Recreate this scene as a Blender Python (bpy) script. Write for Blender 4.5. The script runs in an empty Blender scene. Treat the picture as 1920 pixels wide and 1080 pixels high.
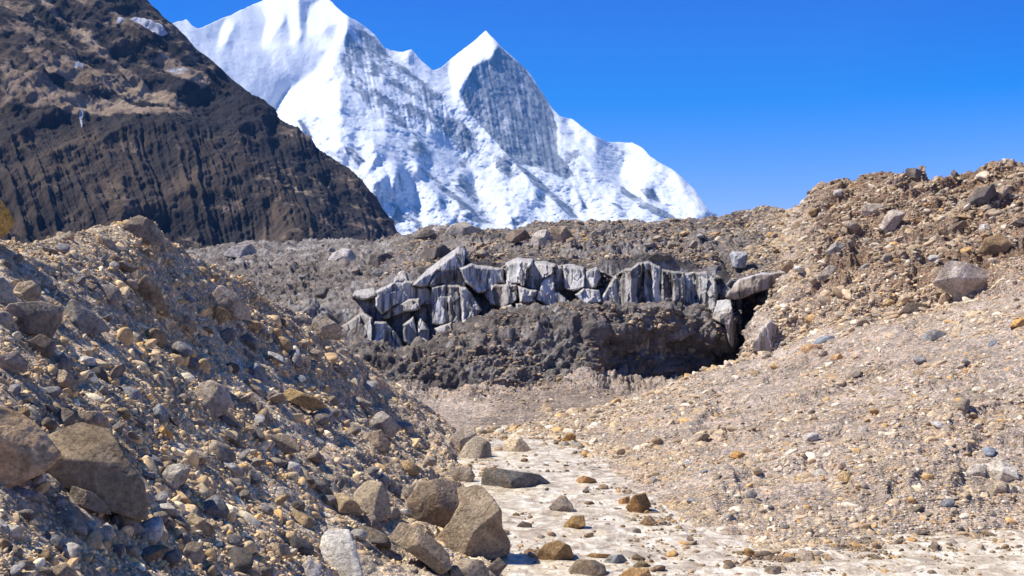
import bpy, bmesh, math, random
import numpy as np
from mathutils import Vector
R = math.radians
# ------------------------------------------------------------------ camera, sky, sun, exposure
scn = bpy.context.scene
F = 2318.0                                   # focal length in photograph pixels (1920 wide)
cam_d = bpy.data.cameras.new('camera'); cam = bpy.data.objects.new('camera', cam_d)
scn.collection.objects.link(cam); scn.camera = cam
cam.location = (0, 0, 0); cam.rotation_euler = (R(90), 0, 0)
cam_d.sensor_width = 36; cam_d.lens = 36 * F / 1920; cam_d.clip_start = .5; cam_d.clip_end = 60000
HAZE = 3.2e-5
SUN = Vector((-.58, -.03, .79)).normalized()
elev = math.asin(SUN.z); azim = math.atan2(SUN.x, SUN.y)
w = bpy.data.worlds.new('World'); scn.world = w; w.use_nodes = True
wn = w.node_tree; wn.nodes.clear()
sky = wn.nodes.new('ShaderNodeTexSky'); sky.sky_type = 'NISHITA'; sky.sun_disc = False
sky.sun_elevation = elev; sky.sun_rotation = azim; sky.altitude = 3500
sky.air_density = 1.0; sky.dust_density = 0.3; sky.ozone_density = 3.0
vm = wn.nodes.new('ShaderNodeVectorMath'); vm.operation = 'MULTIPLY_ADD'      # deeper, more saturated high altitude blue
vm.inputs[1].default_value = (1.5, 1.05, 1.3); vm.inputs[2].default_value = (-2.7, -1.35, 0)
hs = wn.nodes.new('ShaderNodeVectorMath'); hs.operation = 'MAXIMUM'; hs.inputs[1].default_value = (.10, .75, .5)
bg = wn.nodes.new('ShaderNodeBackground'); bg.inputs['Strength'].default_value = .09
wo = wn.nodes.new('ShaderNodeOutputWorld')
wn.links.new(sky.outputs[0], vm.inputs[0]); wn.links.new(vm.outputs[0], hs.inputs[0]); wn.links.new(hs.outputs[0], bg.inputs[0]); wn.links.new(bg.outputs[0], wo.inputs[0])
sl = bpy.data.lights.new('sun', 'SUN'); sl.energy = 5.0; sl.angle = R(.5); sl.color = (1, .95, .87)
so = bpy.data.objects.new('sun', sl); scn.collection.objects.link(so)
so.rotation_euler = SUN.to_track_quat('Z', 'Y').to_euler()
scn.view_settings.view_transform = 'Standard'; scn.view_settings.look = 'None'
scn.view_settings.exposure = 0.68; scn.view_settings.gamma = 1
try:
    scn.cycles.use_denoising = True; scn.cycles.max_bounces = 5; scn.cycles.diffuse_bounces = 3
    scn.cycles.volume_bounces = 0
except Exception: pass
C = scn.collection
rng = np.random.default_rng(7); random.seed(7)

# ------------------------------------------------------------------ noise
def _rt(seed): return np.random.default_rng(seed).random((32, 32, 32)).astype(np.float32)
_T = [_rt(s) for s in range(4)]
def vnoise(P, k=0):
    P = P.astype(np.float32); i = np.floor(P).astype(np.int32); f = P - i; f = f * f * f * (f * (f * 6 - 15) + 10)
    T = _T[k % 4]; i0 = i & 31; i1 = (i + 1) & 31
    x0, y0, z0 = i0.T; x1, y1, z1 = i1.T; fx, fy, fz = f.T
    a = T[x0, y0, z0] * (1 - fx) + T[x1, y0, z0] * fx; b = T[x0, y1, z0] * (1 - fx) + T[x1, y1, z0] * fx
    c = T[x0, y0, z1] * (1 - fx) + T[x1, y0, z1] * fx; d = T[x0, y1, z1] * (1 - fx) + T[x1, y1, z1] * fx
    return ((a * (1 - fy) + b * fy) * (1 - fz) + (c * (1 - fy) + d * fy) * fz) * 2 - 1
RM = np.array([[.36, .48, -.8], [-.8, .6, 0], [.48, .64, .6]], np.float32)
def fbm(P, o=4, gain=.5, lac=2.03, ridged=False, k=0):
    s = np.zeros(len(P), np.float32); a = 1.; t = 0.; Q = P.astype(np.float32) + 7.3 * k
    for j in range(o):
        n = vnoise(Q, j + k)
        if ridged: n = 1 - 2 * np.abs(n)
        s += a * n; t += a; a *= gain; Q = (Q @ RM) * lac + 11.7
    return s / t
def worley(P, seed=1):
    """F1, F2 and a random value of the nearest cell."""
    g = np.random.default_rng(seed).random((16, 16, 16, 4)).astype(np.float32)
    P = P.astype(np.float32); i = np.floor(P).astype(np.int32); f = P - i
    f1 = np.full(len(P), 9, np.float32); f2 = f1.copy(); cv = np.zeros(len(P), np.float32)
    for dx in (-1, 0, 1):
        for dy in (-1, 0, 1):
            for dz in (-1, 0, 1):
                c = g[(i[:, 0] + dx) & 15, (i[:, 1] + dy) & 15, (i[:, 2] + dz) & 15]
                e = c[:, :3] + np.array((dx, dy, dz), np.float32) - f
                d = np.einsum('ij,ij->i', e, e); m = d < f1
                f2 = np.where(m, f1, np.minimum(f2, d)); cv = np.where(m, c[:, 3], cv); f1 = np.minimum(f1, d)
    return np.sqrt(f1), np.sqrt(f2), cv
def sstep(a, b, x):
    t = np.clip((x - a) / (b - a), 0, 1); return t * t * (3 - 2 * t)
def pip(px, py, poly):
    ins = np.zeros(px.shape, bool); n = len(poly)
    for i in range(n):
        x1, y1 = poly[i]; x2, y2 = poly[(i + 1) % n]
        if y1 == y2: continue
        c = ((y1 > py) != (y2 > py)) & (px < (x2 - x1) * (py - y1) / (y2 - y1) + x1)
        ins ^= c
    return ins
def pdist(x, y, poly):
    d = np.full(x.shape, 1e9); n = len(poly)
    for i in range(n):
        a = np.array(poly[i], float); b = np.array(poly[(i + 1) % n], float); e = b - a
        t = np.clip(((x - a[0]) * e[0] + (y - a[1]) * e[1]) / (e @ e + 1e-9), 0, 1)
        d = np.minimum(d, np.hypot(x - a[0] - t * e[0], y - a[1] - t * e[1]))
    return np.where(pip(x, y, poly), d, -d)      # positive inside
def point(px, py, d): return np.stack([d * (px - 960) / F, d + 0 * px, d * (540 - py) / F], -1)

# ------------------------------------------------------------------ objects
def tag(o, label, cat, kind=None, group=None):
    o['label'] = label; o['category'] = cat
    if kind: o['kind'] = kind
    if group: o['group'] = group
    return o
def mesh_np(name, V, Fc, attrs=None, smooth=True):
    me = bpy.data.meshes.new(name); n = len(Fc); k = Fc.shape[1]
    me.vertices.add(len(V)); me.vertices.foreach_set('co', V.astype(np.float32).ravel())
    me.loops.add(n * k); me.loops.foreach_set('vertex_index', Fc.astype(np.int32).ravel())
    me.polygons.add(n); me.polygons.foreach_set('loop_start', np.arange(0, n * k, k, dtype=np.int32))
    me.polygons.foreach_set('loop_total', np.full(n, k, np.int32))
    if smooth: me.polygons.foreach_set('use_smooth', np.ones(n, bool))
    me.update(calc_edges=True)
    for a, v in (attrs or {}).items():
        at = me.attributes.new(a, 'FLOAT', 'POINT'); at.data.foreach_set('value', v.astype(np.float32).ravel())
    return me
def link(name, me, mat, parent=None):
    o = bpy.data.objects.new(name, me); C.objects.link(o)
    if mat is not None and not me.materials: me.materials.append(mat)
    if parent: o.parent = parent
    return o
def gridfaces(nr, nc):
    i = np.arange(nr * nc).reshape(nr, nc)
    return np.stack([i[:-1, :-1], i[:-1, 1:], i[1:, 1:], i[1:, :-1]], -1).reshape(-1, 4)
def gnormals(P):
    dr = np.gradient(P, axis=0); dc = np.gradient(P, axis=1)
    n = np.cross(dc, dr); n /= np.linalg.norm(n, axis=-1, keepdims=True) + 1e-12
    return n
def smooth1(a, k, axis):
    if k < 2: return a
    ker = np.hanning(k + 2)[1:-1]; ker /= ker.sum(); pad = [(0, 0)] * a.ndim; pad[axis] = (k, k)
    b = np.pad(a, pad, mode='edge')
    b = np.apply_along_axis(lambda v: np.convolve(v, ker, 'same'), axis, b)
    sl_ = [slice(None)] * a.ndim; sl_[axis] = slice(k, -k); return b[tuple(sl_)]
def loft(lines, pxs, rows, soft=9, sx=5):
    """lines: list of [(px, py, d) ...] from near to far; rows: rows in each gap."""
    L = []
    for l in lines:
        a = np.array(l, float)
        py = np.interp(pxs, a[:, 0], a[:, 1]); q = np.interp(pxs, a[:, 0], 1 / a[:, 2])
        L.append((smooth1(py, sx, 0), smooth1(q, sx * 3, 0)))
    PY, Q, S = [], [], []
    for k in range(len(L) - 1):
        n = rows[k]
        for t in np.arange(n) / n:
            PY.append(L[k][0] * (1 - t) + L[k + 1][0] * t); Q.append(L[k][1] * (1 - t) + L[k + 1][1] * t); S.append(k + t)
    PY.append(L[-1][0]); Q.append(L[-1][1]); S.append(len(L) - 1)
    PY = smooth1(np.array(PY), soft, 0); Q = smooth1(np.array(Q), soft, 0)
    S = np.repeat(np.array(S)[:, None], len(pxs), 1); PX = np.repeat(pxs[None], len(S), 0)
    return PX, PY, 1 / Q, S

# ------------------------------------------------------------------ materials
def newmat(name, rough=.9):
    m = bpy.data.materials.new(name); m.use_nodes = True; nt = m.node_tree
    b = nt.nodes['Principled BSDF']; b.inputs['Roughness'].default_value = rough
    b.inputs['Specular IOR Level'].default_value = .25
    return m, nt, b
class NB:
    def __init__(s, nt): s.nt = nt; s.N = nt.nodes; s.L = nt.links.new
    def n(s, t, **k):
        x = s.N.new(t)
        for a, v in k.items(): setattr(x, a, v)
        return x
    def put(s, sock, v):
        if hasattr(v, 'is_output') or hasattr(v, 'node'): s.L(v, sock)
        else: sock.default_value = v
    def pos(s, scale=(1, 1, 1), rot=(0, 0, 0), obj=False):
        g = s.n('ShaderNodeTexCoord').outputs['Object'] if obj else s.n('ShaderNodeNewGeometry').outputs['Position']
        m = s.n('ShaderNodeMapping'); m.inputs['Scale'].default_value = scale; m.inputs['Rotation'].default_value = rot
        s.L(g, m.inputs[0]); return m.outputs[0]
    def noise(s, vec, scale, detail=4, rough=.55, dist=0):
        t = s.n('ShaderNodeTexNoise'); s.L(vec, t.inputs['Vector']); t.inputs['Scale'].default_value = scale
        t.inputs['Detail'].default_value = detail; t.inputs['Roughness'].default_value = rough; t.inputs['Distortion'].default_value = dist
        return t.outputs['Fac']
    def vor(s, vec, scale, out='Distance', feature='F1'):
        t = s.n('ShaderNodeTexVoronoi', feature=feature); s.L(vec, t.inputs['Vector']); t.inputs['Scale'].default_value = scale
        return t.outputs[out]
    def ramp(s, fac, stops, interp='LINEAR'):
        r = s.n('ShaderNodeValToRGB'); r.color_ramp.interpolation = interp; e = r.color_ramp.elements
        while len(e) < len(stops): e.new(.5)
        for q, (p, c) in zip(e, stops):
            q.position = p; q.color = (c if hasattr(c, '__len__') else (c, c, c)) + ((1,) if not hasattr(c, '__len__') or len(c) == 3 else ()) if hasattr(c, '__len__') else (c, c, c, 1)
        s.put(r.inputs[0], fac); return r.outputs[0]
    def mix(s, fac, a, b, mode='MIX'):
        m = s.n('ShaderNodeMix', data_type='RGBA', blend_type=mode); m.clamp_factor = True
        s.put(m.inputs['Factor'], fac)
        for k, v in ((6, a), (7, b)):
            if isinstance(v, tuple) and len(v) == 3: v = v + (1,)
            s.put(m.inputs[k], v)
        return m.outputs[2]
    def math(s, op, a, b=0., c=None):
        m = s.n('ShaderNodeMath', operation=op); s.put(m.inputs[0], a); s.put(m.inputs[1], b)
        if c is not None: s.put(m.inputs[2], c)
        return m.outputs[0]
    def attr(s, name, kind='GEOMETRY', out='Fac'):
        a = s.n('ShaderNodeAttribute', attribute_type=kind, attribute_name=name); return a.outputs[out]
    def bump(s, h, dist, strength=1., nrm=None):
        b = s.n('ShaderNodeBump'); b.inputs['Strength'].default_value = strength; b.inputs['Distance'].default_value = dist
        s.L(h, b.inputs['Height'])
        if nrm is not None: s.L(nrm, b.inputs['Normal'])
        return b.outputs[0]

def rock_material(name, inst=False):
    m, nt, b = newmat(name, .92); q = NB(nt)
    if inst: base = q.attr('tint', 'INSTANCER', 'Color')
    else: base = q.n('ShaderNodeObjectInfo').outputs['Color']
    P = q.pos(obj=True) if inst else q.pos()
    sc = 1.2 if inst else 1.
    big = q.noise(P, .8 * sc, 5, .6, .4); fine = q.noise(P, 7 * sc, 6, .7)
    v = q.ramp(big, [(.32, .55), (.5, 1.), (.68, 1.4)])
    c = q.mix(1., base, v, 'MULTIPLY')
    c = q.mix(q.math('MULTIPLY', q.ramp(q.noise(P, 1.7 * sc, 3, .5, 1.), [(.5, 0.), (.68, 1.)]), .45), c, (.34, .215, .105))
    c = q.mix(1., c, q.ramp(fine, [(.3, .5), (.5, 1.), (.7, 1.45)]), 'MULTIPLY')
    q.L(c, b.inputs['Base Color'])
    if not inst:
        cr = q.n('ShaderNodeTexVoronoi', feature='DISTANCE_TO_EDGE'); cr.inputs['Scale'].default_value = .7
        wv = q.n('ShaderNodeVectorMath', operation='ADD'); nz = q.n('ShaderNodeTexNoise'); nz.inputs['Scale'].default_value = 1.2; nz.inputs['Detail'].default_value = 4
        q.L(P, nz.inputs['Vector']); q.L(P, wv.inputs[0]); q.L(nz.outputs['Color'], wv.inputs[1]); q.L(wv.outputs[0], cr.inputs['Vector'])
        crk = q.ramp(cr.outputs['Distance'], [(0., 0.), (.035, 1.)])
        n1 = q.bump(q.noise(P, 1.6, 9, .7), .5, .9); n2 = q.bump(fine, .12, 1., n1); n3 = q.bump(crk, .05, .5, n2)
        q.L(n3, b.inputs['Normal'])
    return m
M_ROCK = rock_material('boulder_stone'); M_STONE = rock_material('loose_stone', True)

def ground_material(name, cols, strata_rot, strata=.35, px=.05, toned=False):
    """gravelly moraine: earth tones in patches, a layer of pebbles of several sizes, streaks down the fall line"""
    m, nt, b = newmat(name, .95); q = NB(nt); P = q.pos(); PS = q.pos((.18, .5, 1.3), strata_rot)
    c = q.ramp(q.noise(P, .09, 6, .62, .5), [(.3, cols[0]), (.5, cols[1]), (.7, cols[2])])
    if toned:
        br = q.ramp(q.noise(P, .12, 6, .65, .5), [(.3, (.15, .105, .07)), (.5, (.235, .17, .12)), (.7, (.35, .275, .21))])
        c = q.mix(q.attr('tone'), c, br)
    if toned: c = q.mix(q.math('MULTIPLY', q.attr('silt'), .85), c, (.23, .195, .165))
    st = q.noise(PS, .8, 7, .65, .3)
    c = q.mix(strata, c, q.ramp(st, [(.3, .45), (.5, 1.), (.7, 1.5)]), 'MULTIPLY')
    hs_ = []
    for s_, k_ in ((1 / (px * 14), .5), (1 / (px * 6), .8), (1 / (px * 2.6), 1.)):
        t = q.n('ShaderNodeTexVoronoi'); t.inputs['Scale'].default_value = s_; q.L(P, t.inputs['Vector'])
        g = q.n('ShaderNodeSeparateColor'); q.L(t.outputs['Color'], g.inputs[0])
        tone = q.ramp(g.outputs[0], [(0., (.42, .38, .34)), (.35, (.9, .86, .8)), (.6, (1., .97, .94)), (.86, (1.45, 1.42, 1.4)), (.93, (1.5, 1.05, .6)), (1., (1.8, 1.75, 1.7))])
        c = q.mix(k_ * .62, c, tone, 'MULTIPLY'); hs_.append(t.outputs['Distance'])
    q.L(c, b.inputs['Base Color'])
    n = None
    for h, s_ in zip(hs_, (px * 14, px * 6, px * 2.6)):
        n = q.bump(q.math('SUBTRACT', 1., h), s_ * .55, .75, n)
    n = q.bump(q.noise(P, .7, 9, .7), .55, .8, n); q.L(n, b.inputs['Normal'])
    return m
M_GROUND = ground_material('scree_gravel', ((.295, .25, .21), (.375, .325, .28), (.455, .405, .355)), (0, R(-28), 0), .62, .04, True)
M_HILL = ground_material('moraine_earth', ((.37, .31, .235), (.49, .42, .325), (.59, .52, .41)), (0, R(38), 0), .6, .035)

def glacier_material():
    m, nt, b = newmat('debris_covered_ice', .8); q = NB(nt); P = q.pos(); ice = q.attr('ice')
    deb = q.ramp(q.noise(P, .06, 9, .7, .6), [(.32, (.075, .062, .053)), (.48, (.14, .118, .10)), (.6, (.21, .185, .162)), (.7, (.36, .33, .30))])
    deb = q.mix(.75, deb, q.ramp(q.noise(P, .035, 6, .7, .8), [(.36, (.5, .47, .5)), (.5, (1., 1., 1.)), (.62, (1.5, 1.55, 1.65))]), 'MULTIPLY')
    deb = q.mix(.5, deb, q.ramp(q.noise(q.pos((.25, .4, 1.6), (0, R(-12), 0)), .5, 7, .7), [(.3, .35), (.5, 1.), (.7, 1.7)]), 'MULTIPLY')
    dv = q.n('ShaderNodeTexVoronoi'); dv.inputs['Scale'].default_value = 1.5; q.L(P, dv.inputs['Vector'])
    g = q.n('ShaderNodeSeparateColor'); q.L(dv.outputs['Color'], g.inputs[0])
    deb = q.mix(.5, deb, q.ramp(g.outputs[0], [(0., .45), (.6, 1.), (1., 1.8)]), 'MULTIPLY')
    streak = q.noise(q.pos((1.1, .5, .05)), 1.3, 5, .65, .2)
    icc = q.ramp(streak, [(.36, (.06, .052, .048)), (.47, (.24, .22, .2)), (.56, (.40, .38, .35)), (.72, (.6, .58, .55))])
    icc = q.mix(q.ramp(q.noise(P, .16, 4, .6), [(.45, 0.), (.7, .7)]), icc, (.2, .16, .13))
    f = q.ramp(q.math('ADD', ice, q.math('MULTIPLY', q.math('SUBTRACT', q.noise(P, .35, 5, .6), .5), .9)), [(.42, 0.), (.58, 1.)])
    q.L(q.mix(f, deb, icc), b.inputs['Base Color'])
    n = q.bump(q.noise(P, .5, 9, .7), .9, .9); n = q.bump(q.math('SUBTRACT', 1., dv.outputs['Distance']), .25, .6, n); q.L(n, b.inputs['Normal'])
    return m
M_GLAC = glacier_material()
def ice_material():
    m, nt, b = newmat('dirty_glacier_ice', .55); q = NB(nt); P = q.pos(); oc = q.n('ShaderNodeObjectInfo').outputs['Color']
    streak = q.noise(q.pos((1.2, .7, .07)), 1.1, 6, .65, .25)
    c = q.mix(1., oc, q.ramp(streak, [(.36, .16), (.47, .7), (.56, 1.05), (.72, 1.45)]), 'MULTIPLY')
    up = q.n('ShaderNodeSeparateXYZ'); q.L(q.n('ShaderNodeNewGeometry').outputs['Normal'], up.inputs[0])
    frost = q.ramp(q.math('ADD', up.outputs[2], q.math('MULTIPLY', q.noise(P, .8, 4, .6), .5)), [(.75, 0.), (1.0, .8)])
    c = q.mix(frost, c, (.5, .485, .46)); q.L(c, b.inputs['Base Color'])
    n = q.bump(q.noise(q.pos((1, 1, .25)), .9, 8, .65), .6, .8); n = q.bump(q.noise(P, 4, 5, .7), .08, .7, n); q.L(n, b.inputs['Normal'])
    return m
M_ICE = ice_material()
def wall_material():
    m, nt, b = newmat('fractured_glacier_ice', .5); q = NB(nt); P = q.pos(); tn = q.attr('tone')
    streak = q.noise(q.pos((1.5, .5, .045)), 1.2, 6, .68, .2)
    c = q.ramp(q.math('ADD', q.math('MULTIPLY', tn, .75), q.math('MULTIPLY', q.noise(P, .7, 5, .65), .3)), [(.2, (.05, .038, .028)), (.45, (.17, .14, .11)), (.62, (.40, .375, .34)), (.85, (.58, .56, .52))])
    c = q.mix(1., c, q.ramp(streak, [(.40, .22), (.46, .6), (.52, 1.), (.7, 1.3)]), 'MULTIPLY')
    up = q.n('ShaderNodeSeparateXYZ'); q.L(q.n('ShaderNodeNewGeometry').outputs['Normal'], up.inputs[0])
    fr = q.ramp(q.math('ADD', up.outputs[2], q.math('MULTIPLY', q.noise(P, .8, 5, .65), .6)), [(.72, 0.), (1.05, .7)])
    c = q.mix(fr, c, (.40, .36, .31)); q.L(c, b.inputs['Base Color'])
    n = q.bump(q.noise(q.pos((1, 1, .35)), 1.1, 9, .68), .45, .8); n = q.bump(q.noise(P, 4, 6, .7), .1, .8, n); q.L(n, b.inputs['Normal'])
    return m
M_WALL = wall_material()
def snow_mountain_material():
    m, nt, b = newmat('snow_and_rock', .8); q = NB(nt); P = q.pos(); rk = q.attr('rock')
    sn = q.mix(q.noise(P, .004, 4), (.57, .60, .65), (.67, .70, .74))
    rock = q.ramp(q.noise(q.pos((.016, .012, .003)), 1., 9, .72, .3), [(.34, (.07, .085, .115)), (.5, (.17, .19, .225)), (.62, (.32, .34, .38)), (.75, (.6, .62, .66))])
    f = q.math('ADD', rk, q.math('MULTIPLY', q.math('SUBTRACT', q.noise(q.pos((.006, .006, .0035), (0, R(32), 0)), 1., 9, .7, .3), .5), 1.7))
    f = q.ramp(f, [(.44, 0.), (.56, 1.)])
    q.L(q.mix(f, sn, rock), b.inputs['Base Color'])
    n = q.bump(q.noise(q.pos((.022, .022, .011)), 1., 9, .62), 9, .8); q.L(n, b.inputs['Normal'])
    return m
M_SNOW = snow_mountain_material()
def brown_mountain_material():
    m, nt, b = newmat('dark_mountain_rock', .95); q = NB(nt); P = q.pos()
    grass, snow = q.attr('grass'), q.attr('snow')
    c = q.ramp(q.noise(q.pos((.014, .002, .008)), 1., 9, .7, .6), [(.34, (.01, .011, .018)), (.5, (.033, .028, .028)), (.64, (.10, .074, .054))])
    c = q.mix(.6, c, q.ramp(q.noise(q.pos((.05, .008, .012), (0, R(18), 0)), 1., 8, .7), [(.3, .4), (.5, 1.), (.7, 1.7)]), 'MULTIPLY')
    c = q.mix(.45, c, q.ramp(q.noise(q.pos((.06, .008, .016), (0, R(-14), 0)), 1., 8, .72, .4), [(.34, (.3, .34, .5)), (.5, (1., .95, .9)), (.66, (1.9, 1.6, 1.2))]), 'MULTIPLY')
    gf = q.ramp(q.math('ADD', grass, q.math('MULTIPLY', q.math('SUBTRACT', q.noise(q.pos((.02, .02, .05), (0, R(20), 0)), 1., 8, .7), .5), 1.6)), [(.42, 0.), (.62, 1.)])
    c = q.mix(gf, c, q.ramp(q.noise(q.pos((.05, .01, .04)), 1., 6, .7), [(.35, (.17, .12, .08)), (.65, (.40, .30, .21))]))
    sf = q.ramp(q.math('ADD', snow, q.math('MULTIPLY', q.math('SUBTRACT', q.noise(q.pos((.03, .03, .08)), 1., 7, .7), .5), 1.2)), [(.62, 0.), (.72, 1.)])
    c = q.mix(sf, c, (.50, .52, .58)); q.L(c, b.inputs['Base Color'])
    n = q.bump(q.noise(q.pos((.11, .02, .06)), 1., 12, .74), 7, 1.); q.L(n, b.inputs['Normal'])
    return m
M_BROWN = brown_mountain_material()
def water_material():
    m, nt, b = newmat('silty_meltwater', .22); q = NB(nt); P = q.pos((.75, .6, 1), (0, 0, R(-12)))
    c = q.ramp(q.noise(P, 1.1, 8, .68, 1.2), [(.36, (.34, .27, .19)), (.48, (.56, .465, .33)), (.57, (.74, .655, .51)), (.66, (.84, .79, .67))])
    q.L(c, b.inputs['Base Color']); b.inputs['IOR'].default_value = 1.33; b.inputs['Specular IOR Level'].default_value = .5
    b.inputs['Roughness'].default_value = .2
    n = q.bump(q.noise(P, 2.2, 7, .65, 1.), .28, .8); q.L(n, b.inputs['Normal'])
    return m
M_WATER = water_material()

# ------------------------------------------------------------------ ground, right scree slope and glacier snout: one continuous sheet
def zr(d): return -11.88 + (d - 51) * (.41 / 44)
def river_d(py): # distance at which the water plane is seen in row py
    d = 50.
    for _ in range(30): d = -zr(d) * F / (py - 540)
    return d
SNOW_SKY = None
def RL(pts): return [(x, y, river_d(y)) for x, y in pts]
G = [
 [(-1500, 6000, river_d(6000)), (3200, 6000, river_d(6000))],
 [(-1500, 1500, river_d(1500)), (3200, 1500, river_d(1500))],
 RL([(-1500, 1080), (3200, 1080)]),
 RL([(-1500, 826), (1010, 824), (1070, 840), (1120, 872), (1160, 905), (1240, 955), (1300, 985), (1450, 1020), (1600, 1015), (1920, 993), (3200, 985)]),
 [(-1500, 808, 100), (950, 806, 101), (1000, 795, 104), (1050, 784, 107), (1100, 771, 111), (1200, 747, 114), (1300, 711, 117), (1380, 693, 118), (1450, 668, 119), (1520, 640, 117), (1650, 603, 111), (1780, 575, 105), (1920, 540, 98), (2300, 500, 88), (3200, 440, 80)],
 [(-1500, 805, 101), (950, 803, 102), (1000, 792, 105), (1050, 781, 108), (1100, 768, 112), (1200, 744, 115), (1300, 708, 118), (1380, 690, 119), (1394, 685, 119), (1408, 655, 120), (1426, 628, 121), (1456, 598, 122), (1486, 566, 123), (1500, 552, 124), (1600, 560, 118), (1750, 545, 110), (1920, 520, 104), (2300, 480, 95), (3200, 420, 85)],
 [(-1500, 760, 128), (900, 757, 128), (1000, 752, 129), (1100, 742, 129), (1200, 755, 128), (1300, 750, 128), (1380, 745, 128), (1405, 690, 127), (1420, 615, 126), (1450, 580, 126), (1500, 545, 127), (1600, 550, 122), (1750, 535, 114), (1920, 508, 108), (2300, 470, 99), (3200, 410, 88)],
 # snout foot
 [(-1500, 745, 134), (820, 742, 134), (900, 745, 134), (1000, 742, 134), (1050, 734, 135), (1100, 716, 136), (1180, 724, 142), (1250, 724, 142), (1320, 722, 141), (1395, 710, 140), (1425, 600, 131), (1455, 572, 129), (1500, 538, 129), (1600, 540, 126), (1750, 525, 118), (1920, 498, 111), (2300, 460, 103), (3200, 400, 91)],
 # back of the hollow
 [(-1500, 715, 136), (820, 712, 136), (900, 705, 136.5), (1000, 700, 137), (1060, 695, 138), (1108, 695, 139), (1128, 704, 145), (1200, 714, 146), (1320, 706, 148), (1400, 690, 160), (1430, 590, 150), (1460, 566, 131), (1500, 531, 131), (1600, 530, 129), (1750, 512, 121), (1920, 485, 115), (2300, 450, 107), (3200, 390, 94)],
 [(-1500, 690, 138), (820, 684, 138), (900, 665, 138.5), (1000, 660, 140), (1060, 650, 141), (1108, 640, 142), (1128, 648, 146.2), (1200, 655, 148), (1320, 660, 150), (1395, 650, 163), (1430, 575, 158), (1460, 560, 133), (1500, 523, 134), (1600, 515, 132), (1750, 497, 125), (1920, 470, 118), (2300, 440, 110), (3200, 380, 96)],
 # lip
 [(-1500, 680, 139), (800, 672, 139), (850, 650, 139.5), (900, 640, 140), (1000, 634, 141), (1060, 628, 142), (1106, 620, 142.5), (1135, 626, 144), (1200, 618, 145.5), (1290, 622, 146.5), (1350, 640, 147.5), (1372, 648, 150), (1385, 630, 166), (1430, 566, 166), (1458, 550, 140), (1500, 515, 136), (1600, 500, 135), (1750, 483, 128), (1920, 458, 121), (2300, 430, 113), (3200, 370, 98)],
 # mound crest
 [(-1500, 650, 143), (640, 655, 144), (740, 680, 144), (800, 660, 144), (840, 628, 145), (900, 612, 146), (960, 601, 146), (1000, 602, 146), (1060, 598, 146), (1120, 590, 147), (1180, 585, 147), (1215, 577, 147), (1250, 577, 147), (1290, 590, 148), (1330, 609, 148), (1358, 622, 149), (1380, 600, 167), (1430, 556, 167), (1460, 537, 142), (1500, 508, 138), (1600, 488, 138), (1750, 470, 130), (1920, 446, 123), (2300, 420, 115), (3200, 360, 100)],
 # foot of ice cliff
 [(-1500, 650, 150), (640, 645, 151), (740, 665, 151), (800, 650, 151), (850, 622, 152), (900, 612, 153), (1000, 606, 153), (1120, 585, 154), (1215, 574, 154), (1290, 585, 154), (1340, 602, 154), (1362, 600, 155), (1384, 570, 168), (1430, 548, 168), (1458, 530, 144), (1500, 500, 141), (1600, 475, 141), (1750, 457, 133), (1920, 434, 126), (2300, 410, 117), (3200, 350, 102)],
 # top of ice cliff
 [(-1500, 600, 156), (600, 592, 156), (640, 584, 156), (690, 558, 156), (720, 536, 157), (760, 520, 157), (800, 509, 158), (870, 496, 158), (930, 499, 158), (950, 491, 158), (1000, 489, 158), (1060, 493, 158), (1120, 499, 158), (1180, 496, 158), (1210, 489, 158), (1260, 501, 158), (1300, 506, 158), (1345, 502, 158), (1372, 540, 157), (1455, 512, 153), (1500, 480, 149), (1600, 455, 148), (1750, 435, 139), (1920, 415, 131), (2300, 395, 122), (3200, 340, 108)],
 [(-1500, 580, 172), (600, 555, 172), (700, 530, 170), (760, 507, 168), (800, 497, 167), (900, 485, 167), (1000, 478, 167), (1200, 474, 167), (1345, 485, 167), (1455, 485, 163), (1500, 460, 160), (1600, 430, 157), (1750, 405, 145), (1920, 385, 137), (2300, 370, 126), (3200, 320, 112)],
 # skyline
 [(-1500, 478, 700), (300, 472, 640), (350, 464, 600), (450, 459, 560), (600, 452, 520), (700, 451, 470), (740, 447, 420), (800, 431, 320), (840, 425, 280), (870, 421, 260), (900, 430, 262), (955, 434, 262), (1000, 416, 255), (1100, 414, 250), (1200, 416, 245), (1260, 410, 240), (1300, 408, 235), (1350, 403, 230), (1400, 393, 225), (1440, 386, 220), (1480, 394, 205), (1510, 380, 200), (1540, 358, 195), (1565, 355, 192), (1600, 364, 190), (1650, 342, 183), (1700, 341, 178), (1760, 346, 170), (1800, 349, 165), (1860, 340, 160), (1920, 320, 152), (2100, 268, 145), (2500, 230, 135), (3200, 180, 125)],
 [(-1500, 500, 1000), (700, 480, 800), (870, 490, 380), (1350, 480, 330), (1600, 430, 290), (1920, 410, 250), (3200, 330, 220)],
 [(-1500, 545, 9000), (3200, 545, 9000)],
]
pxs = np.arange(-1000, 2900, 2.1)
mid = (pxs > -100) & (pxs < 2020); pxs = np.concatenate([np.arange(-1400, -100, 12), pxs[mid], np.arange(2020, 3100, 12)])
rowsG = [8, 20, 110, 120, 30, 10, 14, 24, 26, 8, 34, 10, 52, 50, 190, 12, 12]
PX, PY, D, S = loft(G, pxs, rowsG, 7, 4)
S = np.interp(S, [0, 3, 4, 5, 17], [0, 3, 3.9, 4, 16])
P = point(PX, PY, D); shp = PX.shape
Pf = P.reshape(-1, 3); pxf, pyf, df, sf = PX.ravel(), PY.ravel(), D.ravel(), S.ravel()
N = gnormals(P).reshape(-1, 3)
px1 = df / F
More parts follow.
